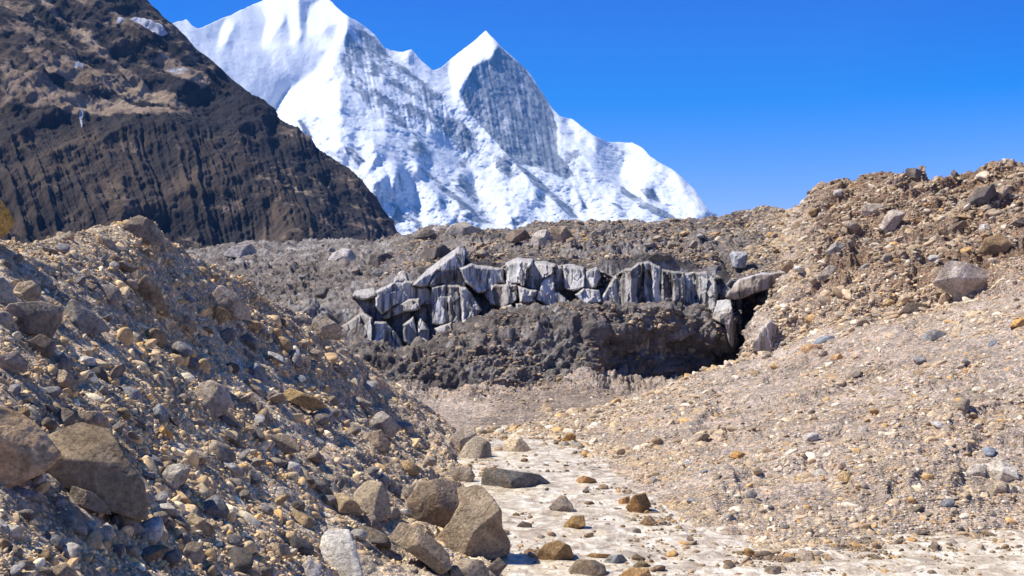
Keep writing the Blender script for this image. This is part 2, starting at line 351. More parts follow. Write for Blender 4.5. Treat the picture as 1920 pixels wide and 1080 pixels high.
# channel of the river
river_px = [(700, 1500), (700, 1080), (880, 1000), (880, 830), (940, 822), (1010, 821), (1075, 834), (1100, 850), (1118, 872), (1140, 900), (1190, 925), (1235, 952), (1270, 985), (1330, 1012), (1420, 1040), (1480, 1046), (1560, 1026), (1640, 1008), (1760, 1002), (1920, 992), (2500, 985), (2600, 1500)]
river_xy = [((x - 960) / F * river_d(y), river_d(y)) for x, y in river_px]
rd = pdist(Pf[:, 0], Pf[:, 1], river_xy)
near = sstep(6, 4.2, sf)                       # 1 on the valley floor and near slope
rightm = sstep(1450, 1590, pxf) * sstep(3.85, 4.05, sf)
glac = (1 - near) * (1 - sstep(1380, 1500, pxf))
iceband = sstep(10.95, 11.15, sf) * (1 - sstep(12.0, 12.25, sf)) * (1 - sstep(1370, 1400, pxf)) * sstep(600, 680, pxf)
# displacement along the normal
n1 = fbm(Pf / 6., 4); dip = np.stack([Pf[:, 0] * .82 + Pf[:, 2] * .57, Pf[:, 1], -Pf[:, 0] * .5 + Pf[:, 2] * .86], 1)
st = fbm(dip / np.array([7., 6., 1.1]), 5, .6, ridged=True)
lump = fbm(Pf / 1.6, 5, .6, k=1)
f1, f2, cv = worley(Pf / 2.6 + n1[:, None] * .4, 3)
clod = (np.clip(f2 - f1, 0, .5) * 1.1 + cv * .4)
dsp = near * np.clip(-rd / 3., .06, 1) * (n1 * .30 + st * (.16 + .22 * sstep(1150, 1400, pxf)) + lump * .12)
rough_r = fbm(Pf / 2.2, 6, .7, ridged=True, k=2)
st2 = fbm(dip / np.array([12., 9., 2.6]) + 3, 4, .55, ridged=True, k=2); ledge = sstep(.25, .5, st2)
dsp += rightm * (n1 * .5 + (st + .1) * 1.2 + (ledge - .4) * 1.5 + lump * .4 + (cv - .5) * .7 + rough_r * .5)
dsp += near * (1 - rightm) * np.clip(-rd / 6., 0, 1) * sstep(1150, 1400, pxf) * (ledge - .3) * .6
gl_l = glac * (1 - iceband)
blob = fbm(Pf / np.array([14., 14., 7.]), 4, .55, k=2)
far = sstep(12.6, 13.6, sf)
gx_, gl_ = pxf / 1., np.log(df)
def sn(a, b, o, k, rg=False): return fbm(np.stack([gx_ / a, gl_ * b, 0 * gx_], 1), o, .6, ridged=rg, k=k)
h1 = sn(38, 26, 5, 1, True); h2 = sn(13, 55, 4, 2); h3 = sn(120, 11, 3, 3)
rough = fbm(Pf / 3.2, 6, .68, ridged=True, k=2)
farh = sstep(11.98, 12.5, sf) * (1 - sstep(14., 14.5, sf))
dsp += gl_l * (1 - farh) * (blob * 1.1 + fbm(Pf / 5.5, 6, .66, ridged=True, k=1) * 1.5 + rough * .7 + lump * .3 + clod * .5 + st * .3)
dsp += glac * farh * px1 * (h1 * 22 + h2 * 12 + h3 * 14 - 8) * (1 - .4 * sstep(13.5, 14, sf)) * np.where(sf < 12.5, .45, 1)
cols_ = fbm(np.stack([Pf[:, 0] / 1.5, Pf[:, 1] / 3, Pf[:, 2] / 30], 1), 3, .5, ridged=True, k=3)
w1, w2, wc = worley(np.stack([Pf[:, 0] / 6.5, Pf[:, 1] / 9, Pf[:, 2] / 9], 1), 9)
dsp += iceband * ((wc - .5) * 1. - 2.)
# dark window in the cliff, caves stay clean
cave = sstep(1366, 1378, pxf) * (1 - sstep(1428, 1460, pxf)) * sstep(6.8, 7.2, sf) * (1 - sstep(11.6, 12, sf))
dsp *= 1 - cave * .8
Pn = Pf + N * dsp[:, None]
rd2 = rd + 1.5 * fbm(np.stack([Pf[:, 0] / 5, Pf[:, 1] / 3, 0 * pxf], 1), 4, .6, k=1) - .25 - .8 * sstep(.1, .5, fbm(np.stack([Pf[:, 0] / 3.5, Pf[:, 1] / 2, 0 * pxf], 1), 3, .5, k=3)) * 2
silt = sstep(-16, 10, pdist(pxf + 14 * n1, pyf + 8 * lump, [(895, 790), (950, 762), (1050, 742), (1130, 740), (1170, 750), (1090, 774), (1000, 792), (930, 808)])) * (sf > 3) * (sf < 6.3)
flat = sstep(-1.4, .9, rd2) * (sf < 4.2)
zw = zr(Pn[:, 1])
Pn[:, 2] = Pn[:, 2] * (1 - flat) + (zw - .28 + .16 * fbm(Pf / 1.3, 3, k=2)) * flat
ice_attr = np.clip(iceband * 1.0 + .33 * glac * sstep(12.1, 12.6, sf) * (1 - sstep(13.1, 13.5, sf)), 0, 1)
mnd = glac * (sf > 5.8) * (sf < 10.6); ice_attr += mnd * (.12 + .34 * sstep(.05, .4, fbm(Pf / 5., 4, .6, k=3)))
ice_attr += .5 * sstep(-5, 6, pdist(pxf, pyf, [(1185, 634), (1247, 640), (1252, 683), (1185, 678)])) * (sf > 6.2) * (sf < 9.5)
ice_attr += .52 * sstep(1394, 1402, pxf) * (1 - sstep(1440, 1480, pxf)) * sstep(3.6, 4., sf) * (1 - sstep(4.6, 5.5, sf))
faces = gridfaces(*shp)
fs, fp = sf[faces[:, 0]], pxf[faces[:, 0]]
isg = (fs >= 6) & (fp < 1462) & (fs < 14.99)
isr = (fs > 3.9) & (fp >= 1394) & ~isg
def split(mask, name, mat, attrs):
    Fc = faces[mask]; u, inv = np.unique(Fc.ravel(), return_inverse=True)
    return link(name, mesh_np(name, Pn[u], inv.reshape(-1, 4), {k: v[u] for k, v in attrs.items()}), mat)
ground = tag(split(~isg, 'ground', M_GROUND, {'tone': rightm, 'silt': silt}), 'pale pinkish brown scree slope and gravel valley floor rising to the right skyline', 'ground', 'structure')
glacier = tag(split(isg, 'glacier', M_GLAC, {'ice': ice_attr}), 'debris covered glacier snout with grey ice cliff and dark hollow', 'glacier', 'structure')
SH = {'ground': (Pn, N, pxf, pyf, sf, rd)}

# ------------------------------------------------------------------ left moraine hill
H = [
 [(-1600, 2600, 10), (700, 2600, 13), (1000, 3200, 14), (1300, 3800, 15)],
 [(-1600, 1300, 18), (0, 1300, 19), (500, 1300, 27), (760, 1270, 36), (900, 1260, 43), (960, 1290, 46), (1100, 1500, 48), (1300, 1900, 50)],
 [(-1600, 1080, 23), (0, 1080, 24), (300, 1080, 30), (550, 1080, 38), (760, 1080, 45), (860, 1085, 48), (930, 1085, 50.5), (960, 1120, 51), (1000, 1180, 52), (1100, 1300, 53), (1300, 1500, 54)],
 [(-1600, 760, 30), (0, 760, 31), (250, 800, 38), (450, 830, 47), (650, 880, 57), (760, 910, 63), (860, 940, 66), (910, 955, 66), (940, 1000, 66), (1000, 1060, 66), (1300, 1300, 66)],
 [(-1600, 600, 35), (0, 600, 37), (200, 610, 46), (400, 660, 58), (600, 740, 71), (760, 830, 80), (850, 870, 82), (900, 885, 83), (935, 905, 83), (1000, 960, 83), (1300, 1150, 83)],
 [(-1600, 430, 44), (-200, 452, 43), (0, 452, 45), (60, 456, 48), (130, 441, 52), (200, 424, 56), (225, 412, 57), (258, 406, 59), (285, 412, 60), (310, 440, 62), (360, 478, 66), (420, 508, 71), (500, 558, 78), (560, 590, 83), (620, 632, 87), (700, 692, 91), (760, 735, 93), (820, 780, 94), (880, 832, 95), (920, 866, 96), (940, 890, 96), (1000, 950, 96), (1300, 1100, 97)],
 [(-1600, 520, 60), (0, 540, 62), (285, 500, 78), (500, 620, 95), (700, 740, 108), (880, 860, 112), (1000, 960, 113), (1300, 1100, 114)],
 [(-1600, 760, 80), (0, 760, 84), (285, 760, 100), (700, 850, 125), (1000, 900, 130), (1300, 950, 130)],
]
pxh = np.concatenate([np.arange(-1500, -80, 12), np.arange(-80, 1010, 1.9), np.arange(1010, 1300, 10)])
PX, PY, D, S = loft(H, pxh, [10, 60, 150, 110, 110, 14, 10], 9, 5)
P = point(PX, PY, D); shp = PX.shape; Pf = P.reshape(-1, 3); pxf, pyf, df, sf = PX.ravel(), PY.ravel(), D.ravel(), S.ravel()
N = gnormals(P).reshape(-1, 3)
k_ = (df / 60)[:, None]
Q = Pf.copy()
n1 = fbm(Q / 5., 4, k=1); down = np.stack([Q[:, 0] * .78 - Q[:, 2] * .62, Q[:, 1], Q[:, 0] * .62 + Q[:, 2] * .78], 1)
stl = fbm(down / np.array([6., 5., .8]), 5, .6, ridged=True, k=2)
lump = fbm(Q / 1.3, 5, .62, k=3)
f1, f2, cv = worley(Q / 1.5 + n1[:, None] * .5, 5)
g1, g2, gv = worley(Q / .62 + n1[:, None] * .5, 6)
amp = np.clip(df / 55, .45, 1.25)
dsp = amp * (n1 * .55 + stl * (.15 + .5 * sstep(300, 700, pxf)) + lump * .16 + np.clip(f2 - f1, 0, .4) * .42 * (cv > .45) + (cv - .5) * .25 + np.clip(g2 - g1, 0, .3) * .22 * (gv > .4))
dsp *= .72 * (1 - .4 * sstep(4.6, 5, sf))
Pn = Pf + N * dsp[:, None]
hill = tag(link('hill', mesh_np('hill', Pn, gridfaces(*shp)), M_HILL), 'brown rubble moraine hill sloping down right to the stream', 'hill', 'structure')
SH['hill'] = (Pn, N, pxf, pyf, sf, None)

# ------------------------------------------------------------------ river
rx = np.arange(-16, 40, .12); ry = np.concatenate([np.arange(6, 45, 1.), np.arange(45, 104, .14)])
X, Y = np.meshgrid(rx, ry); Pr = np.stack([X.ravel(), Y.ravel(), zr(Y.ravel())], 1)
rdist = pdist(Pr[:, 0], Pr[:, 1], river_xy)
rip = fbm(np.stack([Pr[:, 0] / .9, Pr[:, 1] / .45, 0 * Pr[:, 0]], 1), 4, .6); rp2 = fbm(np.stack([Pr[:, 0] / 3.2, Pr[:, 1] / 1.6, 0 * Pr[:, 0]], 1), 3, .5, ridged=True)
Pr[:, 2] += rip * .09 + rp2 * .10
fr = gridfaces(*X.shape); keep = rdist[fr].min(1) > -2.2; fr = fr[keep]
u, inv = np.unique(fr.ravel(), return_inverse=True)
river = tag(link('river', mesh_np('river', Pr[u], inv.reshape(-1, 4)), M_WATER), 'milky beige meltwater stream running between the moraine and the scree', 'river', 'structure')

# ------------------------------------------------------------------ dark mountain on the left
BS = [(-900, -700), (0, -260), (200, -60), (275, -2), (305, 28), (335, 55), (365, 88), (400, 118), (425, 142), (455, 165), (480, 190), (505, 218), (530, 236), (560, 258), (600, 285), (640, 315), (670, 345), (700, 383), (720, 415), (742, 446), (760, 470)]
def bsky(x): return float(np.interp(x, [p[0] for p in BS], [p[1] for p in BS]))
xs_ = [-900, -300, 0, 150, 275, 305, 335, 365, 400, 425, 455, 480, 505, 530, 560, 600, 640, 670, 700, 720, 742, 760]
def bl(t, d0, d1, bend=0):
    out = []
    for x in xs_:
        s_ = bsky(x); y = 478 + (s_ - 478) * t
        k = (x + 900) / 1660
        out.append((x, y, (d0 + (1000 - d0) * k ** 1.6) * (1 - t) + (d1 + (1250 - d1) * k) * t))
    return out
B = [bl(-.05, 600, 1300), bl(0, 620, 1300), bl(.5, 620, 1330), bl(.62, 640, 1500), bl(1, 640, 1560)]
bb = [(x, bsky(x) + 60 + 30 * (i % 2), 1900) for i, x in enumerate(xs_)]
B += [bb, [(-900, 560, 2600), (760, 560, 2600)]]
pxb = np.concatenate([np.arange(-900, -40, 10), np.arange(-40, 762, 2.)])
PX, PY, D, S = loft(B, pxb, [6, 120, 70, 90, 6, 4], 11, 3)
P = point(PX, PY, D); shp = PX.shape; Pf = P.reshape(-1, 3); pxf, pyf, df, sf = PX.ravel(), PY.ravel(), D.ravel(), S.ravel()
N = gnormals(P).reshape(-1, 3)
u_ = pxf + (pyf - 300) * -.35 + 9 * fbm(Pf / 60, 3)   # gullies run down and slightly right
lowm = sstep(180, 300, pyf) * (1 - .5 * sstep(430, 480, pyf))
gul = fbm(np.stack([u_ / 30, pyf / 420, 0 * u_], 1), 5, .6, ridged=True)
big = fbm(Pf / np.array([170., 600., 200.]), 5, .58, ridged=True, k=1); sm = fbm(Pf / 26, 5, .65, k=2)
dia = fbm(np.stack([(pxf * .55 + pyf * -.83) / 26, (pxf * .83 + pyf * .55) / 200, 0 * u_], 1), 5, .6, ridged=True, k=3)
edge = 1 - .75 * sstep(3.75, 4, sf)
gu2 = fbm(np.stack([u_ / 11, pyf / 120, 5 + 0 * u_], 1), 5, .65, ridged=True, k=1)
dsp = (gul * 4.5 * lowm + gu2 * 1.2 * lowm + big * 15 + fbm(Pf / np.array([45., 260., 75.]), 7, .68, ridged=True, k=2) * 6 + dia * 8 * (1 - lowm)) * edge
Pn = Pf + N * dsp[:, None]
gp = [[(0, 150), (70, 165), (150, 190), (260, 205), (330, 230), (240, 235), (150, 225), (90, 215), (0, 205)],
      [(60, 0), (100, 40), (160, 80), (220, 130), (300, 190), (350, 230), (300, 215), (230, 160), (150, 105), (90, 55), (40, 0)],
      [(30, 105), (90, 125), (180, 145), (280, 175), (330, 205), (250, 190), (130, 170), (60, 150)],
      [(285, 112), (340, 130), (385, 165), (370, 185), (320, 160)], [(0, 60), (40, 75), (100, 105), (60, 105), (0, 75)]]
ga = np.zeros(len(pxf))
for p in gp: ga = np.maximum(ga, sstep(-18, 16, pdist(pxf, pyf, p)))
ga = np.maximum(ga, .4 * sstep(260, 120, pyf)); ga = np.maximum(ga, .36 * sstep(520, 700, pxf + pyf * .6))
ga = np.maximum(ga, .3 * (gul > .25) * lowm)
sa = np.zeros(len(pxf))
for p in [[(236, 50), (262, 52), (285, 68), (303, 84), (290, 86), (262, 72), (242, 62)], [(210, 58), (228, 60), (226, 66), (212, 65)], [(128, 136), (148, 138), (146, 148), (130, 147)], [(140, 205), (150, 230), (148, 250), (143, 228)]]:
    sa = np.maximum(sa, sstep(-5, 3, pdist(pxf, pyf, p)))
sa = np.maximum(sa, .62 * sstep(-14, 10, pdist(pxf, pyf, gp[3])))
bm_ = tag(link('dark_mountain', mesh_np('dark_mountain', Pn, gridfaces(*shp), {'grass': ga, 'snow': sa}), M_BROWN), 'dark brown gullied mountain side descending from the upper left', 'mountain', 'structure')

# ------------------------------------------------------------------ snow mountains: relief integrated from sunlit and shaded faces
SK = [(120, 140), (250, 70), (320, 46), (332, 41), (350, 37), (360, 48), (372, 53), (395, 45), (420, 33), (440, 25), (465, 12), (490, 2), (520, -14), (560, -22), (600, -12), (622, 3), (640, 22), (652, 30), (668, 38), (690, 55), (705, 68), (720, 88), (732, 95), (755, 97), (772, 92), (785, 108), (800, 122), (812, 132), (828, 126), (845, 110), (862, 97), (880, 84), (897, 70), (911, 57), (925, 72), (940, 88), (955, 100), (975, 120), (990, 134), (1002, 150), (1020, 180), (1035, 202), (1050, 218), (1075, 224), (1095, 240), (1115, 255), (1140, 266), (1165, 267), (1185, 268), (1205, 277), (1217, 292), (1235, 303), (1260, 318), (1280, 334), (1300, 352), (1315, 375), (1330, 396), (1345, 402), (1370, 412), (1420, 430), (1500, 450), (1600, 465)]
LIT = [[(470, 0), (500, -20), (562, -20), (560, 75), (545, 78), (538, 30), (515, 60), (495, 82), (488, 76), (505, 35)],
 [(575, 15), (610, 0), (650, 30), (648, 60), (635, 82), (627, 75), (630, 45), (600, 62), (575, 66)],
 [(425, 35), (440, 42), (425, 80), (412, 88), (415, 60)],
 [(630, 92), (622, 130), (607, 155), (635, 160), (637, 190), (632, 215), (600, 207), (575, 195), (545, 190), (528, 182), (545, 165), (580, 148), (605, 118), (612, 98)],
 [(528, 187), (545, 195), (575, 203), (620, 230), (660, 255), (700, 265), (707, 290), (690, 322), (668, 352), (640, 335), (598, 290), (560, 258), (520, 232), (513, 207)],
 [(690, 325), (720, 300), (742, 308), (745, 330), (735, 350), (722, 330), (700, 350), (680, 362), (672, 350)],
 [(752, 298), (800, 315), (845, 345), (872, 378), (850, 400), (838, 440), (802, 445), (787, 400), (775, 345)],
 [(911, 57), (935, 85), (922, 104), (885, 122), (872, 150), (860, 174), (848, 158), (843, 130), (845, 108), (880, 82)],
 [(880, 300), (930, 318), (960, 345), (1000, 360), (990, 400), (930, 420), (900, 400), (890, 350)],
 [(960, 300), (1010, 322), (1080, 345), (1150, 358), (1200, 383), (1265, 412), (1000, 425), (965, 395), (945, 352), (955, 330)],
 [(1175, 288), (1212, 298), (1262, 325), (1302, 358), (1330, 400), (1300, 410), (1255, 398), (1228, 370), (1190, 350), (1165, 325)],
 [(1120, 260), (1165, 266), (1200, 275), (1216, 292), (1190, 295), (1150, 282)],
 [(1055, 220), (1090, 235), (1112, 255), (1120, 285), (1100, 278), (1075, 250)],
 [(733, 95), (772, 92), (768, 115), (750, 110)],
 [(860, 390), (900, 405), (950, 430), (860, 440)]]
SHD = [[(935, 84), (985, 130), (1000, 150), (1030, 195), (1042, 230), (1046, 290), (1082, 332), (1060, 336), (1010, 316), (960, 296), (935, 276), (905, 240), (880, 212), (862, 178), (876, 150), (886, 124), (922, 106)],
 [(650, 45), (700, 65), (725, 95), (790, 150), (830, 180), (860, 230), (895, 290), (870, 288), (800, 245), (740, 238), (690, 205), (650, 155), (638, 110)],
 [(596, 258), (618, 262), (648, 325), (625, 312), (597, 285)],
 [(700, 372), (716, 332), (740, 310), (765, 338), (782, 400), (798, 445), (740, 450), (712, 402)],
 [(815, 372), (832, 352), (850, 385), (830, 395)], [(930, 352), (950, 342), (980, 368), (960, 384), (940, 378)],
 [(830, 205), (856, 205), (882, 250), (902, 292), (880, 280), (845, 242)],
 [(1050, 225), (1110, 285), (1180, 345), (1225, 385), (1265, 405), (1230, 400), (1150, 355), (1080, 325), (1048, 285)],
 [(1165, 325), (1172, 300), (1205, 300), (1215, 330), (1195, 345)], [(545, 210), (560, 205), (590, 235), (600, 262), (575, 245)],
 [(640, 230), (720, 240), (800, 250), (880, 295), (955, 330), (940, 345), (880, 300), (800, 312), (750, 298), (700, 262)]]
SHD += [[(1000, 357), (1024, 364), (1025, 378), (1006, 376)], [(960, 300), (1012, 335), (1052, 370), (1090, 410), (1072, 410), (1038, 380), (998, 348)],
 [(1135, 372), (1165, 382), (1186, 412), (1165, 408)], [(1158, 342), (1202, 370), (1247, 392), (1276, 414), (1238, 410), (1198, 390), (1163, 364)],
 [(856, 328), (888, 344), (884, 358), (860, 350)], [(820, 362), (839, 382), (826, 388)], [(780, 300), (832, 345), (882, 384), (910, 402), (893, 405), (838, 370), (786, 326)],
 [(858, 402), (905, 392), (936, 424), (893, 420)], [(953, 400), (979, 418), (964, 434)], [(727, 418), (746, 380), (770, 410), (735, 428)], [(1080, 350), (1092, 372), (1108, 395), (1092, 392)],
 [(1196, 352), (1225, 352), (1240, 380), (1215, 375)], [(640, 270), (662, 275), (690, 305), (672, 312), (650, 292)], [(555, 225), (566, 222), (590, 260), (576, 262)]]
ROCK_SHADE = [(k_, .5) for k_ in range(11, 25)] + [(0, .8), (1, .52), (2, .4), (3, .42), (4, .5), (5, .6), (6, .66), (7, .36), (8, .45), (9, .45)]  # weights of the dark rock tint: bare rock and painted-in shadow patches
st_ = 3.; gx = np.arange(100, 1620, st_); gy = np.arange(-60, 520, st_); U, Vv = np.meshgrid(gx, gy)
DX = np.full(U.shape, 1.2); DZ = np.full(U.shape, .75)
lowb = sstep(300, 400, Vv); DX -= lowb * .8
wob = 7 * fbm(np.stack([U.ravel() / 22, Vv.ravel() / 22, 0 * U.ravel()], 1), 4, .6).reshape(U.shape)
wob2 = 7 * fbm(np.stack([U.ravel() / 22, Vv.ravel() / 22, 9 + 0 * U.ravel()], 1), 4, .6).reshape(U.shape)
LEFTF = [(330, 60), (400, 62), (470, 95), (560, 88), (622, 98), (600, 125), (545, 160), (505, 212), (440, 200), (380, 110)]
for p in SHD[:11] + [LEFTF]:
    m = sstep(-3, 3, pdist(U + wob, Vv + wob2, p)); DX = DX * (1 - m) + 1.9 * m; DZ = DZ * (1 - m) + .35 * m
for p in LIT:
    m = sstep(-3, 3, pdist(U + wob, Vv + wob2, p)); DX = DX * (1 - m) - 1.7 * m; DZ = DZ * (1 - m) + 1.25 * m
for p in SHD[11:]:
    m = sstep(-3, 3, pdist(U + wob, Vv + wob2, p)); DX = DX * (1 - m) + 2.4 * m; DZ = DZ * (1 - m) + .3 * m
rib = fbm(np.stack([((U + wob) * .62 + (Vv) * -.78).ravel() / 17, (U * .78 + Vv * .62).ravel() / 75, 0 * U.ravel()], 1), 5, .62, k=2).reshape(U.shape)
rib2 = fbm(np.stack([(U * 1.).ravel() / 14, Vv.ravel() / 60, 3 + 0 * U.ravel()], 1), 4, .6, k=3).reshape(U.shape)
DX += rib * (1.3 + 5. * sstep(220, 330, Vv)) + rib2 * .8
D0 = 9300 - (Vv + 60) / 580 * 3000.
s0 = D0 / F; GX = DX * s0 * st_; GY = -DZ * s0 * st_; GY += np.gradient(D0, axis=0).mean() - GY.mean()
def poisson(GX, GY, D0, lam):
    h, w_ = D0.shape
    div = np.zeros_like(D0); div[:, 1:] += (GX[:, 1:] + GX[:, :-1]) / 2; div[:, :-1] -= (GX[:, 1:] + GX[:, :-1]) / 2
    div[1:] += (GY[1:] + GY[:-1]) / 2; div[:-1] -= (GY[1:] + GY[:-1]) / 2
    rhs = div + lam * D0                                   # (-lap + lam) D = rhs, even-mirrored
    Mr = np.block([[rhs, rhs[:, ::-1]], [rhs[::-1], rhs[::-1, ::-1]]])
    ky = 2 - 2 * np.cos(2 * np.pi * np.fft.fftfreq(2 * h)); kx = 2 - 2 * np.cos(2 * np.pi * np.fft.fftfreq(2 * w_))
    return np.real(np.fft.ifft2(np.fft.fft2(Mr) / (ky[:, None] + kx[None] + lam)))[:h, :w_]
DD = poisson(GX, GY, D0, .00003)
pxm = np.arange(110, 1600, 2.1); nt_ = 260
skx = np.interp(pxm, [p[0] for p in SK], [p[1] for p in SK]) + 1.6 * fbm(np.stack([pxm / 9, 0 * pxm, 0 * pxm], 1), 3, .6)
T = np.linspace(0, 1, nt_)[:, None]; PYm = skx[None] * (1 - T) + 505 * T; PXm = np.repeat(pxm[None], nt_, 0)
fx = np.clip((PXm - gx[0]) / st_, 0, len(gx) - 1.001); fy = np.clip((PYm - gy[0]) / st_, 0, len(gy) - 1.001)
ix, iy = fx.astype(int), fy.astype(int); fx -= ix; fy -= iy
Dm = (DD[iy, ix] * (1 - fx) + DD[iy, ix + 1] * fx) * (1 - fy) + (DD[iy + 1, ix] * (1 - fx) + DD[iy + 1, ix + 1] * fx) * fy
P0 = point(PXm, PYm, Dm).reshape(-1, 3)
P1 = np.stack([P0[:, 0] * .8 - P0[:, 2] * .6, P0[:, 1], P0[:, 0] * .6 + P0[:, 2] * .8], 1)
LM = np.zeros(PXm.shape)
for p in LIT[:4] + LIT[7:8] + LIT[11:12] + [[(340, 40), (470, 0), (640, 20), (640, 100), (600, 160), (530, 180), (500, 210), (400, 120)], [(660, 245), (860, 290), (940, 340), (870, 330), (760, 290)]]: LM = np.maximum(LM, sstep(-5, 12, pdist(PXm, PYm, p)))
RMk = np.zeros(PXm.shape)
for i_ in (0, 1, 6): RMk = np.maximum(RMk, sstep(-5, 8, pdist(PXm, PYm, SHD[i_])))
flut = fbm(np.stack([(PXm - (PYm - 60) * .18).ravel() / 9, PYm.ravel() / 150, 0 * PXm.ravel()], 1), 4, .6, ridged=True)
Dm += ((fbm(P0 / 90, 6, .66, ridged=True, k=1) * 34 * (1 - .7 * LM.ravel()) + fbm(P1 / np.array([260., 260., 60.]), 6, .66, ridged=True, k=2) * 30 * (1 - .8 * LM.ravel()) + flut * 34 * RMk.ravel()) * (.35 + .65 * T.repeat(len(pxm), 1).ravel())).reshape(Dm.shape)
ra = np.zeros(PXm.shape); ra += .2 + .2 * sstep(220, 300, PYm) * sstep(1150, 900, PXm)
for i, v in ROCK_SHADE:
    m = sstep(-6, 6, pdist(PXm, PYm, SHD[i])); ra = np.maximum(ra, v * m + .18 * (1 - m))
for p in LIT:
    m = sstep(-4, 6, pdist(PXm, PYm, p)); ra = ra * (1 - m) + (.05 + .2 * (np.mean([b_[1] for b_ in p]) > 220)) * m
for p in SHD[11:]:  # small rock patches and shadow streaks both painted with the rock tint
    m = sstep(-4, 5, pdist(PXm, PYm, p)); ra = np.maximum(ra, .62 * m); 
# far side, so the peaks have a back
PXa = np.concatenate([np.repeat(pxm[None], 2, 0), PXm]); back = np.stack([skx + 230, skx + 60]); PYa = np.concatenate([back, PYm])
Da = np.concatenate([np.stack([Dm[0] + 2600, Dm[0] + 900]), Dm]); ra = np.concatenate([ra[:2], ra])
Pm = point(PXa, PYa, Da).reshape(-1, 3)
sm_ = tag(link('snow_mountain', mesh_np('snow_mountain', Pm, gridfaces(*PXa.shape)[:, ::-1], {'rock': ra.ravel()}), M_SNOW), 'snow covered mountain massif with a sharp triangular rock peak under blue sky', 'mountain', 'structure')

# ------------------------------------------------------------------ stones: solids cut by planes; traced outlines become the silhouette of a solid
_ico = {}
def ico(s):
    if s not in _ico:
        bm = bmesh.new(); bmesh.ops.create_icosphere(bm, subdivisions=s, radius=1)
        V = np.array([v.co[:] for v in bm.verts]); Fc = np.array([[v.index for v in f.verts] for f in bm.faces]); bm.free()
        _ico[s] = (V / np.linalg.norm(V, axis=1, keepdims=True), Fc)
    return _ico[s]
def softmin(rs, p): return np.power(np.sum([np.power(np.maximum(r, 1e-4), -p) for r in rs], 0), -1 / p)
def plane_r(Vd, n, d):
    c = Vd @ np.array(n); return np.where(c > .02, d / np.maximum(c, .02), 1e3)
def rock_mesh(name, seed, sub=3, flat=(1, .8, .6), sharp=22, nplanes=11, rough=.05):
    g = np.random.default_rng(seed); V, Fc = ico(sub); rs = [np.full(len(V), 1.12)]
    for i in range(nplanes):
        n = g.normal(size=3); n /= np.linalg.norm(n); rs.append(plane_r(V, n, g.uniform(.62, .98)))
    r = softmin(rs, sharp)
    r = r * (1 + rough * fbm(V * 2.2 + seed * 3.1, 4, .55) + rough * .4 * fbm(V * 7 + seed, 3))
    return mesh_np(name, V * r[:, None] * np.array(flat), Fc, smooth=True)
def ray_poly(poly, ang):
    """distance from the centroid to the outline in each direction"""
    n = len(poly); best = np.full(ang.shape, 0.); dx, dy = np.cos(ang), np.sin(ang)
    for i in range(n):
        ax, ay = poly[i]; bx, by = poly[(i + 1) % n]; ex, ey = bx - ax, by - ay
        den = dx * ey - dy * ex; ok = np.abs(den) > 1e-9; den = np.where(ok, den, 1)
        t = (ax * ey - ay * ex) / den; u = (ax * dy - ay * dx) / den
        hit = ok & (t > 0) & (u >= -1e-6) & (u <= 1 + 1e-6); best = np.where(hit, np.maximum(best, t), best)
    return best
